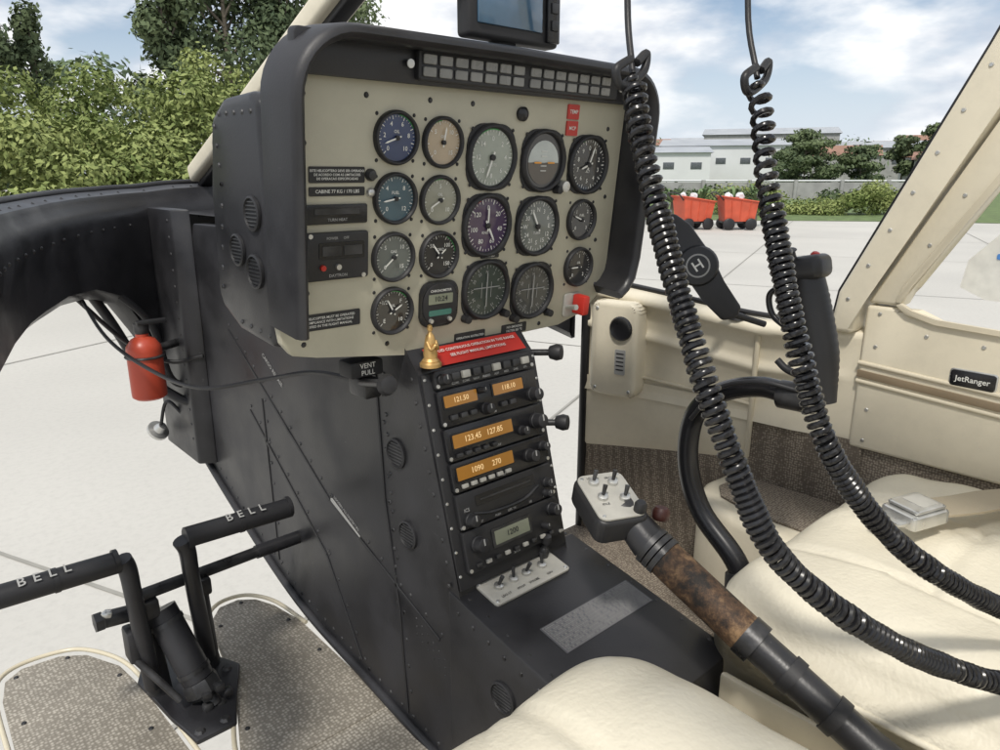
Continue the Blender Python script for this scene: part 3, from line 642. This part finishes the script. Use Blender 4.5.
        for i,s in enumerate(['N','3','6','E','12','15','S','21','24','W','30','33']):
            a=math.radians(90-30*i); text(g+'_numeral',s,u+R*.58*math.cos(a),v+R*.58*math.sin(a),.0026,R*.14,dim,ip,a-math.pi/2)
        for sx in (-1,1): rev('obs_knob',[(.0055,0),(.005,.01),(0,.011)],(u+sx*R*.82,v-R*.85,.001),blackm,ip,14)
B=.0395; S=.0285
t10=[str(i) for i in range(10)]
gauge(.456,.038,S,0,['0','2','4','6','8','10'],[(200,.6)]); gauge(.518,.035,S,1,['0','5','10','15'],[(80,.6)])
gauge(.592,.020,B,2,['0','2','4','6','8','10','12','14'],[(250,.65)]); gauge(.679,.017,B,3,[],[],1); gauge(.765,.013,B,3,t10,[(70,.65),(200,.4)])
gauge(.456,-.025,S,6,['0','4','8','12'],[(190,.6)]); gauge(.517,-.028,S,8,['0','5','10'],[(210,.6)])
gauge(.591,-.060,B,4,['0','20','40','60','80','100','120'],[(90,.62),(-60,.55)]); gauge(.678,-.065,B,5,['N','3','6','E','12','15','S','21','24','W','30','33'],[(120,.6)]); gauge(.763,-.060,S,3,['0','1','2','3'],[(160,.6)])
gauge(.455,-.089,S,5,['0','5','10','15'],[(220,.6)]); gauge(.519,-.091,S,3,['0','50','100','150'],[(130,.62),(40,.4)])
gauge(.596,-.141,B,7,[],[],2); gauge(.679,-.151,B,9,[],[],2); gauge(.767,-.126,S,3,['0','1','2'],[(180,.6)])
gauge(.455,-.151,S,3,['E','1/2','F','10'],[(120,.6),(30,.5)])
plate('chronometer_case',rrect(.521,-.150,.056,.056,.014,5),0,.005,blackg,ip,.0012)
plate('chronometer_face',rrect(.521,-.150,.051,.051,.022,6),.005,.0065,blackm,ip,.0006)
plate('chronometer_lcd',rrect(.521,-.143,.036,.012,.001),.0065,.007,lcd,ip); text('chronometer_digits','10:24',.521,-.143,.0073,.009,blackm,ip)
plate('chronometer_band',rrect(.521,-.160,.034,.007,.002),.0065,.007,lcdg,ip); text('chronometer_text','CHRONOMETER',.521,-.133,.0068,.0042,white,ip)
for u in (.507,.535): rev('button',[(.003,0),(.0026,.003),(0,.003)],(u,-.169,.0065),silver,ip,12)
rivets('gauge_screws',scrw,.0022,blackm,ip)
def placard(u,v,w,h,lines,sz=.0055,m=blackm):
    plate('placard',rrect(u,v,w,h,.0015),0,.0012,m,ip)
    k=len(lines)
    for i,s in enumerate(lines): text('placard_text',s,u,v+((k-1)/2-i)*sz*1.15,.0015,sz,white,ip)
placard(.386,.000,.064,.016,['ESTE HELICOPTERO DEVE SER OPERADO','DE ACORDO COM AS LIMITACOES','DE OPERACAO ESPECIFICADAS'],.0034)
placard(.386,-.0165,.064,.009,['CABINE 77 KG / 170 LBS'],.0048)
plate('turn_unit',rrect(.384,-.039,.072,.020,.002),0,.004,blackg,ip,.001); text('unit_text','TURN HEAT',.384,-.0445,.0045,.0042,dim,ip); plate('unit_window',rrect(.384,-.036,.052,.006,.001),.004,.0045,wornb,ip)
plate('fuel_flow_unit',rrect(.383,-.082,.075,.050,.003),0,.006,blackm,ip,.0015)
plate('unit_window',rrect(.388,-.076,.054,.018,.002),.006,.0065,blackg,ip); text('unit_text','DAYTRON',.383,-.102,.0067,.0045,dim,ip); text('unit_text','POWER      OFF',.383,-.063,.0067,.0038,dim,ip)
plate('unit_lcd',rrect(.376,-.076,.022,.010,.001),.0065,.007,wornb,ip); plate('unit_lcd',rrect(.401,-.076,.022,.010,.001),.0065,.007,wornb,ip)
for u in (.365,.383): rev('unit_button',[(.0032,0),(.003,.003),(0,.003)],(u,-.093,.006),silver if u>.37 else red,ip,12)
rev('unit_screw',[(.0025,0),(.0025,.001),(0,.0012)],(.352,-.06,.006),silver,ip,10); rev('unit_screw',[(.0025,0),(.0025,.001),(0,.0012)],(.414,-.104,.006),silver,ip,10)
placard(.373,-.152,.080,.018,['THIS HELICOPTER MUST BE OPERATED','IN COMPLIANCE WITH LIMITATIONS','SPECIFIED IN THE FLIGHT MANUAL'],.0038)
placard(.575,-.200,.050,.013,['OPERATION RESTRICTED'],.004); placard(.652,-.200,.045,.013,['NO SMOKING','FASTEN BELTS'],.0045); placard(.60,-.0985,.03,.005,['AIRSPEED'],.0036)
for v in (.078,.058): plate('red_placard',rrect(.727,v,.021,.018,.001),0,.002,red,ip)
text('red_text','TEMP',.727,.078,.0024,.0065,white,ip); text('red_text','MCP',.727,.058,.0024,.0065,white,ip)
rev('indicator_lamp',[(.0085,0),(.0085,.004),(.006,.006),(0,.008)],(.637,.071,0),blackg,ip,18)
rev('indicator_lamp',[(.0065,0),(.0065,.003),(.0045,.006),(0,.007)],(.425,-.000,0),wornb,ip,16); rev('indicator_lamp',[(.005,0),(.005,.003),(.0035,.005),(0,.006)],(.425,-.018,0),silver,ip,16)
plate('guarded_switch_base',rrect(.762,-.180,.034,.034,.004),0,.003,greyp,ip,.001)
box('switch_guard',(.768,-.178,.014),(.014,.028,.022),red,ip,.003); tube('toggle',[(.752,-.182,.002),(.750,-.178,.022)],[.003,.004],silver,ip,10)
rev('panel_knob',[(.008,0),(.007,.012),(0,.013)],(.716,-.014,0),silver,ip,14)
rivets('panel_screws',[(.350,.075,0),(.350,.03,0),(.35,-.12,0),(.345,-.175,0),(.42,.078,0),(.50,.078,0),(.56,.078,0),(.80,.06,0),(.81,-.03,0),(.80,-.09,0),(.81,-.155,0),(.70,-.2,0),(.45,-.19,0)],.0032,wornb,ip)
CUR=CAB
mo=empty('monitor_display')
box('casing',(.655,.71,.235),(.15,.025,.16),blackm,mo,.006,3)
box('screen',(.645,.6965,.24),(.105,.004,.14),scr,mo,.002); box('button_strip',(.716,.696,.235),(.022,.006,.15),blackg,mo,.002)
for i in range(6): box('button',(.716,.692,.18+.02*i),(.012,.004,.012),wornb,mo,.001)
box('power_unit',(.562,.72,.245),(.035,.03,.09),blackm,mo,.004)
beam('mount_arm',(.64,.70,.10),(.65,.72,.17),.03,.02,blackm,mo,.003)
# ================= nose items
fe=empty('fire_extinguisher'); exred=M('extinguisher_red',(.50,.07,.035),.4,var=.1)
rev('bottle',[(.0,-.002),(.024,0),(.029,.004),(.0295,.010),(.0295,.088),(.0285,.096),(.020,.108),(.011,.113),(.011,.118)],(.365,1.35,-.388),exred,fe,24)
rev('valve',[(.011,0),(.013,.004),(.013,.018),(.006,.022),(.0,.022)],(.365,1.35,-.27),wornb,fe,14); box('handle',(.38,1.34,-.249),(.05,.012,.008),blackm,fe,.002)
for z in (-.31,): tube('bracket_band',[(.365+.031*math.cos(a),1.35+.031*math.sin(a),z) for a in [i*math.pi/12 for i in range(25)]],.0025,wornb,fe,6)
tube('mount',[(.365,1.37,-.31),(.445,1.42,-.31)],.008,wornb,fe,8)
hc=empty('cable_bundle')
stube('cable',[(.30,1.44,-.18),(.345,1.47,-.26),(.39,1.45,-.37),(.435,1.42,-.42),(.46,1.4,-.43)],.009,blackr,hc,8)
stube('cable',[(.33,1.46,-.18),(.41,1.46,-.27),(.43,1.44,-.38),(.46,1.42,-.40)],.007,blackr,hc,8)
stube('cable',[(.28,1.42,-.2),(.36,1.43,-.30),(.42,1.4,-.34),(.47,1.36,-.33)],.004,blackr,hc,8)
tp=empty('temperature_probe')
rev('flange',[(.022,-.003),(.022,.003),(.012,.006),(.008,.02),(0,.022)],(.417,1.52,-.51),silver,tp,20,(.3,-.6,.6)); stube('lead',[(.42,1.51,-.50),(.43,1.48,-.44),(.455,1.45,-.47),(.47,1.43,-.44)],.0035,blackr,tp,8)
# ================= pedals
pd=empty('rudder_pedals')
def pedal(x0,x1,base,xa):
    tube('foot_bar',[(x0,.95,-.478),(x1,.95,-.482)],.0145,blackr,pd,18)
    for q in (.02,.5,.98):
        xx=x0+(x1-x0)*q; tube('grip_ring',[(xx-.003,.95,-.48),(xx+.003,.95,-.48)],.0155,blackr,pd,18)
    stube('arm',[(xa+.0,.95,-.48),(xa+.006,.952,-.50),(xa+.01,.96,-.55),base],[.0125,.0115,.011,.012],black,pd,14)
pedal(.05,.192,(.222,1.0,-.715),.196); pedal(.277,.43,(.305,1.01,-.712),.272)
for s_,x in (('BELL',.11),('BELL',.36)):
    for i,ch in enumerate(s_):
        CUR=CAB@frame((x-.024+i*.016,.9425,-.4655),(1,0,0),(0,.87,.5)); text('foot_bar_letter',ch,0,0,.0012,.017,dim,pd)
CUR=CAB
tube('cross_link',[(.205,.985,-.56),(.40,1.02,-.575)],.009,wornb,pd,12); tube('cross_link',[(.40,1.02,-.575),(.475,1.03,-.58)],.011,black,pd,12)
tube('pivot_bolt',[(.175,1.0,-.585),(.215,1.0,-.59)],.012,wornb,pd,12); rev('bolt_head',[(.014,0),(.014,.01),(0,.012)],(.172,1.0,-.585),wornb,pd,6,(-1,0,0))
CUR=CAB@Matrix.Translation((0,0,-.742))
plate('base_plate',[(.212,1.05),(.235,1.10),(.30,1.09),(.345,.99),(.315,.93),(.29,.87),(.235,.87),(.225,.94)],0,.008,black,pd,.003)
rivets('base_bolts',[(.235,1.06,.008),(.295,1.07,.008),(.325,.99,.008),(.28,.885,.008),(.245,.885,.008)],.008,wornb,pd)
CUR=CAB
tube('pedestal_post',[(.232,1.01,-.735),(.226,1.005,-.60)],[.017,.013],black,pd,14); tube('pedestal_post',[(.308,1.02,-.735),(.304,1.01,-.60)],[.017,.013],black,pd,14)
tube('adjuster_barrel',[(.245,1.0,-.60),(.27,.95,-.70)],.022,black,pd,20); rev('adjuster_nut',[(.024,0),(.026,.006),(.026,.02),(.02,.026),(0,.028)],(.27,.95,-.70),wornb,pd,8,(.2,-.4,-.9))
for q in (.15,.85):
    c=Vector((.245,1.0,-.60)).lerp(Vector((.27,.95,-.70)),q); tube('barrel_band',[c,c+Vector((.0014,-.0028,-.0056))],.0235,wornb,pd,20)
tube('adjuster_screw',[(.27,.95,-.70),(.282,.925,-.735)],.010,wornb,pd,12)
for i in range(5): a=i*1.257; box('star_knob_lobe',(.283+.016*math.cos(a),.922,-.722+.016*math.sin(a)),(.014,.014,.014),wornb,pd,.004)
box('clevis',(.226,.998,-.585),(.03,.04,.03),wornb,pd,.005); box('clevis',(.304,1.004,-.585),(.026,.036,.028),wornb,pd,.005)
box('link_lug',(.20,.99,-.63),(.014,.03,.05),black,pd,.004); tube('spring_rod',[(.2,.98,-.65),(.24,.94,-.715)],.005,wornb,pd,10)
rev('grease_nipple',[(.006,0),(.006,.006),(.003,.010),(0,.012)],(.18,.985,-.57),silver,pd,10,(-1,0,.3))
# ================= seats
def seat(cx,w,y1,dz):
    e=empty('seat'); nx,ny=60,64; V=[];F=[]; y0=-.14; T=.13; pw=9
    for j in range(ny+1):
        for i in range(nx+1):
            a=-1+2*i/nx; b=-1+2*j/ny
            x=cx+w/2*a; y=(y0+y1)/2+(y1-y0)/2*b
            k=(abs(a)**pw+abs(b)**pw)**(1/pw); m=max(abs(a),abs(b))
            if k>0 and m>0: q=m/k; x=cx+w/2*a*q; y=(y0+y1)/2+(y1-y0)/2*b*q
            edge=(1-m**7)**.42 if m<1 else 0
            z=-.442+dz-T*.62*(1-edge)
            z+=.014*(abs(a)**2)*edge -.012*(1-abs(a)**2)*edge*(1-b*b)
            z-=.014*max(0,b-.3)**1.5*edge
            for c in (-.42,.42): z-=.008*math.exp(-((a-c)/.025)**2)*edge
            z-=.007*math.exp(-((b-.30+.10*a*a)/.02)**2)*edge*(1 if abs(a)<.42 else 0)
            wv=.0028*math.sin(9*a+4*b+3*math.sin(4*b+cx))*math.sin(6*b+2)+.0022*math.sin(19*b+7*a+2*math.sin(6*a))*max(0,abs(a)-.2)
            wv-=.003*math.exp(-(((a*.8+b*.6-.5+.12*math.sin(7*b)))/.02)**2)+.003*math.exp(-(((a*.7-b*.7+.35+.1*math.sin(6*a)))/.018)**2)
            z+=wv*edge
            V.append((x,y,z))
    for j in range(ny):
        for i in range(nx): q=j*(nx+1)+i; F.append((q,q+1,q+nx+2,q+nx+1))
    ring=[i for i in range(nx+1)]+[j*(nx+1)+nx for j in range(1,ny+1)]+[ny*(nx+1)+i for i in range(nx-1,-1,-1)]+[j*(nx+1) for j in range(ny-1,0,-1)]
    b0=len(V)
    for r_ in ring: v=V[r_]; V.append((cx+(v[0]-cx)*.985,v[1]*.99,-.585))
    n=len(ring)
    for i in range(n): F.append((ring[i],ring[(i+1)%n],b0+(i+1)%n,b0+i))
    obj('cushion',V,F,leather,e,True)
    tube('piping',[tuple(Vector(V[r_])+Vector((0,0,.0015))) for r_ in ring]+[V[ring[0]]],.0042,leather,e,8)
    box('seat_base',(cx,(y0+y1)/2-.02,-.665),(w*.96,(y1-y0)*.95,.155),cream,e,.015,3)
    box('backrest',(cx,-.235,-.17),(w*.95,.11,.56),leather,e,.045,5,Matrix.Rotation(math.radians(12),4,'X'))
    return e
seat(.255,.52,.405,.022); seat(.925,.525,.40,.012)
ch=empty('centre_channel'); box('channel_floor',(.588,.1,-.60),(.15,.50,.04),cream,ch,.008,3)
box('channel_lip',(.522,.1,-.565),(.010,.50,.05),cream,ch,.004); box('channel_lip',(.652,.1,-.565),(.010,.50,.05),cream,ch,.004)
CUR=CAB@Matrix.Translation((0,0,-.58)); rivets('channel_screws',[(.538,.08*i,.0) for i in range(5)]+[(.64,.08*i,.0) for i in range(5)],.0035,wornb,ch)
sf=empty('seat_frame_step'); CUR=CAB@Matrix.Translation((0,0,-.6))
plate('step',[(1.0,.37),(1.0,.46),(1.012,.56),(1.03,.61),(1.06,.65),(1.11,.665),(1.185,.66),(1.19,.37)],-.14,.055,cream,sf,.018,4)
plate('step_carpet',[(1.045,.40),(1.045,.54),(1.065,.605),(1.10,.63),(1.175,.625),(1.18,.40)],.055,.060,carpet,sf,.002)
CUR=CAB
sb=empty('seat_belt')
CUR=CAB@frame((.935,.265,-.406),(1,-.35,.03),(.35,1,.02))
plate('buckle_body',rrect(0,0,.062,.05,.006),-.010,.008,silver,sb,.003); plate('buckle_cover',rrect(.004,.002,.052,.044,.005),.008,.013,silver,sb,.003); plate('buckle_inset',rrect(.010,.002,.028,.03,.003),.013,.0136,greyp,sb); plate('buckle_tongue',rrect(-.038,0,.02,.036,.004),-.002,.002,silver,sb,.001)
CUR=CAB
P=spline([(.955,.26,-.408),(1.01,.235,-.412),(1.07,.20,-.409),(1.13,.15,-.411),(1.185,.08,-.445)],6); V=[];F=[]
for p in P: V+=[p+Vector((-.008,-.022,0)),p+Vector((.008,.022,.002))]
for i in range(len(P)-1): F.append((2*i,2*i+1,2*i+3,2*i+2))
o=obj('webbing',V,F,strapm,sb); md=o.modifiers.new('s','SOLIDIFY'); md.thickness=.003
# ================= collective
co=empty('collective_lever')
a0=Vector((.584,.452,-.352)); a1=Vector((.592,.415,-.385)); a2=Vector((.606,.305,-.445)); a3=Vector((.620,.18,-.508)); a4=Vector((.632,.02,-.565))
tube('lower_tube',[a2.lerp(a3,.1),a3,a4],.0175,black,co,22)
tube('worn_throttle_grip',[a1.lerp(a2,.12),a1.lerp(a2,.3),a2],[.0205,.0208,.0205],brownw,co,28)
for q in (.0,.06,.12):
    c=a1.lerp(a2,q); tube('collar',[c,c+(a2-a1).normalized()*.006],.0225,wornb,co,24)
tube('grip_end_ring',[a2,a2+(a3-a2)*.12],.022,wornb,co,24)
for q in (.35,.7):
    c=a2.lerp(a3,q); tube('tube_clamp',[c,c+(a3-a2).normalized()*.012],.0195,blackm,co,20)
tube('neck',[a0,a1],[.016,.021],black,co,20)
hx=frame((.580,.462,-.342),Vector((.92,-.40,0)),Vector((.40,.86,.25))); CUR=CAB@hx
plate('switch_head',rrect(0,0,.062,.082,.012),-.030,.0,blackm,co,.005,3); plate('switch_head_plate',rrect(0,0,.056,.076,.010),0,.003,greyp,co,.001)
for u,v in ((-.012,.022),(.010,.018),(-.012,-.004),(.012,-.010)):
    rev('switch_collar',[(.006,0),(.006,.004),(.004,.005),(0,.005)],(u,v,.003),silver,co,12); tube('toggle',[(u,v,.006),(u+.003,v+.004,.018)],[.0018,.0028],wornb,co,10)
for u,v,s_ in ((-.012,.031,'LDG'),(.010,.028,'SRCH'),(-.012,-.014,'IDLE'),(.012,-.020,'START')): text('head_legend',s_,u,v,.0034,.0045,blackm,co)
rev('guard_knob',[(.007,0),(.007,.008),(.005,.011),(0,.012)],(.02,-.031,.003),blackm,co,16)
rivets('head_screws',[(-.022,.032,.003),(.022,.032,.003),(-.022,-.032,.003)],.0025,silver,co)
CUR=CAB
rev('friction_knob',[(.008,0),(.010,.003),(.010,.010),(.007,.014),(0,.015)],(.612,.418,-.364),M('red_brown_knob',(.055,.016,.012),.45),co,14,(.2,0,1))
# ================= cyclic
cy=empty('cyclic_stick')
stube('curved_tube',[(.887,.44,-.60),(.887,.472,-.542),(.887,.535,-.485),(.887,.563,-.413),(.887,.557,-.341),(.887,.519,-.298),(.887,.4605,-.276),(.887,.41,-.278)],[.017,.0165,.016,.0155,.015,.0145,.014,.014],blackg,cy,20)
tube('boot',[(.887,.43,-.66),(.887,.452,-.585),(.887,.466,-.556)],[.05,.03,.019],blackr,cy,20)
tube('grip_clamp',[(.887,.43,-.279),(.887,.385,-.277)],.019,wornb,cy,20)
g0=Vector((.887,.375,-.268)); g1=Vector((.887,.412,-.118))
G=spline([g0+Vector((0,-.002,-.01)),g0.lerp(g1,.12),g0.lerp(g1,.35)+Vector((0,-.004,0)),g0.lerp(g1,.6)+Vector((0,-.002,0)),g0.lerp(g1,.8),g1],8)
rr=[]; base=[.015,.020,.0215,.0225,.022,.018]
for i in range(5): rr+=[base[i]+(base[i+1]-base[i])*j/8 for j in range(8)]
rr.append(base[-1]); rr=[r_*(1-.035*(i%2)) if 5<i<34 else r_ for i,r_ in enumerate(rr)]
tube('pistol_grip',G,rr,blackm,cy,24)
box('grip_head',(.885,.418,-.112),(.042,.060,.030),blackm,cy,.010,4,Matrix.Rotation(math.radians(-12),4,'X'))
rev('red_button',[(.006,0),(.006,.004),(.004,.007),(0,.008)],(.884,.405,-.098),red,cy,16,(-.1,-.3,1)); rev('trim_hat',[(.008,0),(.006,.004),(.005,.010),(.007,.012),(0,.014)],(.870,.428,-.100),wornb,cy,14,(-.4,-.1,1))
stube('trigger',[(.884,.440,-.135),(.884,.458,-.150),(.884,.452,-.175),(.884,.43,-.19)],.004,blackg,cy,10)
stube('finger_rest',[(.887,.40,-.25),(.887,.425,-.245),(.887,.44,-.235)],.005,blackm,cy,10)
stube('stick_wiring',[(.872,.40,-.265),(.862,.45,-.262),(.865,.51,-.285),(.866,.55,-.34)],.0035,blackr,cy,8)
ph=empty('mounting_bracket')
c=Vector((.9625,.619,-.134)); ax=Vector((-.80,-.55,.15)).normalized()
up=(Vector((.943,.665,-.059))-Vector((.991,.565,-.21))); up=(up-ax*up.dot(ax)).normalized(); xx=up.cross(ax)
CUR=CAB@frame(c,xx,up)
plate('bar',[(-.020,.092),(-.008,.098),(.014,.086),(.024,.06),(.026,.0),(.020,-.04),(.020,-.088),(.006,-.098),(-.014,-.090),(-.022,-.05),(-.024,.02)],-.008,.004,blackm,ph,.004,3)
rev('round_hub',[(.031,-.01),(.031,.006),(.028,.010),(.020,.011),(0,.011)],(0,0,0),blackm,ph,30)
plate('hub_mark',[(.018*math.cos(k*math.pi/12),.018*math.sin(k*math.pi/12)) for k in range(24)],.011,.0116,dim,ph); plate('hub_mark_inner',[(.0155*math.cos(k*math.pi/12),.0155*math.sin(k*math.pi/12)) for k in range(24)],.0116,.012,blackm,ph); text('hub_letter','H',0,0,.0124,.022,white,ph)
CUR=CAB
tube('foot_rod',[(.990,.567,-.205),(1.035,.54,-.222)],.005,blackm,ph,10); tube('mount_arm',[(.97,.625,-.14),(1.08,.66,-.19),(1.165,.66,-.245)],.007,blackm,ph,10)
rev('sill_base',[(.018,0),(.016,.006),(.009,.010),(0,.012)],(1.165,.66,-.248),blackm,ph,18)
# ================= coiled cords
def cord(name,top,pts,straight,Rc=.0097,pitch=.0058,wr=.00245):
    e=empty(name); P=spline([Vector(p) for p in pts],24)
    tube('lead_wire',[Vector(p) for p in spline(top,6)],.0026,blackr,e,8)
    S_=[0]
    for i in range(1,len(P)): S_.append(S_[-1]+(P[i]-P[i-1]).length)
    L=S_[-1]; H=[]; nrm=Vector((1,0,0)); th=0; s=0; i=0; K=12
    while s<L:
        while i<len(P)-2 and S_[i+1]<s: i+=1
        t=(s-S_[i])/max(1e-9,S_[i+1]-S_[i]); p=P[i].lerp(P[i+1],t); T=(P[i+1]-P[i]).normalized()
        nrm=(nrm-T*nrm.dot(T)).normalized(); bn=T.cross(nrm)
        fade=min(1,s/.006,(L-s)/.006); fade=max(.05,fade)
        H.append(p+(nrm*math.cos(th)+bn*math.sin(th))*(Rc-wr)*fade*(1+.05*math.sin(s*60)+.04*math.sin(s*171)))
        st=1+straight*max(0,1-s/.16)+.14*math.sin(s*33)+.08*math.sin(s*90)
        th+=2*math.pi/K; s+=pitch*st/K
    tube('coil',H,wr,blackg,e,7)
    return e
cords=[cord('coiled_cord',[(.50,.42,.45),(.492,.40,.25),(.487,.393,.131),(.471,.372,.074)],[(.470,.371,.072),(.458,.352,.029),(.449,.329,-.018),(.441,.3045,-.066),(.4337,.281,-.109),(.428,.2556,-.1535),(.4326,.234,-.200),(.440,.2095,-.247),(.469,.183,-.287),(.515,.1546,-.327),(.5746,.128,-.366),(.644,.092,-.400),(.72,.05,-.412)],.5),
cord('coiled_cord',[(.61,.37,.45),(.604,.362,.28),(.596,.354,.140),(.580,.330,.076)],[(.579,.329,.072),(.567,.315,.043),(.552,.30,.004),(.54,.2806,-.041),(.528,.2585,-.092),(.527,.240,-.143),(.5299,.2185,-.195),(.551,.195,-.243),(.590,.170,-.290),(.637,.142,-.3285),(.70,.112,-.367),(.78,.06,-.405)],1.3)]
for e,(x,y,z) in zip(cords,[(.470,.371,.072),(.579,.329,.072)]):
    stube('strain_loop',[(x-.004,y,z+.012),(x-.020,y,z+.003),(x-.012,y,z-.008),(x+.012,y,z+.004),(x+.018,y+.002,z+.018),(x+.004,y,z+.010)],.0034,blackr,e,8)
CUR=I4
# ================= world / light / camera
w=bpy.data.worlds.new("World"); bpy.context.scene.world=w; w.use_nodes=True; nt=w.node_tree
bg=nt.nodes['Background']; sky=nt.nodes.new('ShaderNodeTexSky'); sky.sky_type='NISHITA'; sky.sun_disc=False
sky.sun_elevation=math.radians(55); sky.sun_rotation=math.radians(235)
tc=nt.nodes.new('ShaderNodeTexCoord'); mp=nt.nodes.new('ShaderNodeMapping'); mp.inputs['Scale'].default_value=(1,1,2.6)
n=nt.nodes.new('ShaderNodeTexNoise'); n.inputs['Scale'].default_value=3.2; n.inputs['Detail'].default_value=6; n.inputs['Roughness'].default_value=.55
nt.links.new(tc.outputs['Generated'],mp.inputs[0]); nt.links.new(mp.outputs[0],n.inputs['Vector'])
mr=nt.nodes.new('ShaderNodeMapRange'); mr.inputs[1].default_value=.38; mr.inputs[2].default_value=.52; nt.links.new(n.outputs['Fac'],mr.inputs[0])
n2=nt.nodes.new('ShaderNodeTexNoise'); n2.inputs['Scale'].default_value=6.5; n2.inputs['Detail'].default_value=5; nt.links.new(mp.outputs[0],n2.inputs['Vector'])
cr=nt.nodes.new('ShaderNodeMix'); cr.data_type='RGBA'; cr.inputs[6].default_value=(5.8,6.3,7.2,1); cr.inputs[7].default_value=(9.8,9.9,10,1)
mr2=nt.nodes.new('ShaderNodeMapRange'); mr2.inputs[1].default_value=.38; mr2.inputs[2].default_value=.56; nt.links.new(n2.outputs['Fac'],mr2.inputs[0]); nt.links.new(mr2.outputs[0],cr.inputs[0])
sp=nt.nodes.new('ShaderNodeSeparateXYZ'); nt.links.new(tc.outputs['Generated'],sp.inputs[0])
hz=nt.nodes.new('ShaderNodeMapRange'); hz.inputs[1].default_value=.0; hz.inputs[2].default_value=.22; hz.inputs[3].default_value=1; hz.inputs[4].default_value=0; nt.links.new(sp.outputs['Z'],hz.inputs[0])
mh=nt.nodes.new('ShaderNodeMix'); mh.data_type='RGBA'; mh.inputs[7].default_value=(6.8,7.5,8.6,1); nt.links.new(hz.outputs[0],mh.inputs[0]); nt.links.new(sky.outputs[0],mh.inputs[6])
mx=nt.nodes.new('ShaderNodeMix'); mx.data_type='RGBA'; nt.links.new(mr.outputs[0],mx.inputs[0]); nt.links.new(mh.outputs[2],mx.inputs[6]); nt.links.new(cr.outputs[2],mx.inputs[7])
nt.links.new(mx.outputs[2],bg.inputs[0]); bg.inputs[1].default_value=.11
L=bpy.data.lights.new('sun','SUN'); L.energy=2.8; L.angle=math.radians(6); L.color=(1,.95,.87); so=bpy.data.objects.new('sun',L); link(so,None)
sd=Vector((math.sin(math.radians(235))*math.cos(math.radians(55)),math.cos(math.radians(235))*math.cos(math.radians(55)),math.sin(math.radians(55))))
so.rotation_euler=sd.to_track_quat('Z','Y').to_euler()
th=math.radians(42); p_=math.radians(15.5)
f=Vector((math.sin(th)*math.cos(p_), math.cos(th)*math.cos(p_), -math.sin(p_))); r=Vector((math.cos(th),-math.sin(th),0)); u=r.cross(f)
cd=bpy.data.cameras.new('camera'); cam=bpy.data.objects.new('camera',cd); link(cam,None)
cam.matrix_world=Matrix(((r.x,u.x,-f.x,0),(r.y,u.y,-f.y,0),(r.z,u.z,-f.z,CZ),(0,0,0,1))); cd.lens=26; cd.clip_start=.02; cd.clip_end=2000
bpy.context.scene.camera=cam
vs=bpy.context.scene.view_settings; vs.view_transform='Standard'; vs.look='None'; vs.exposure=0
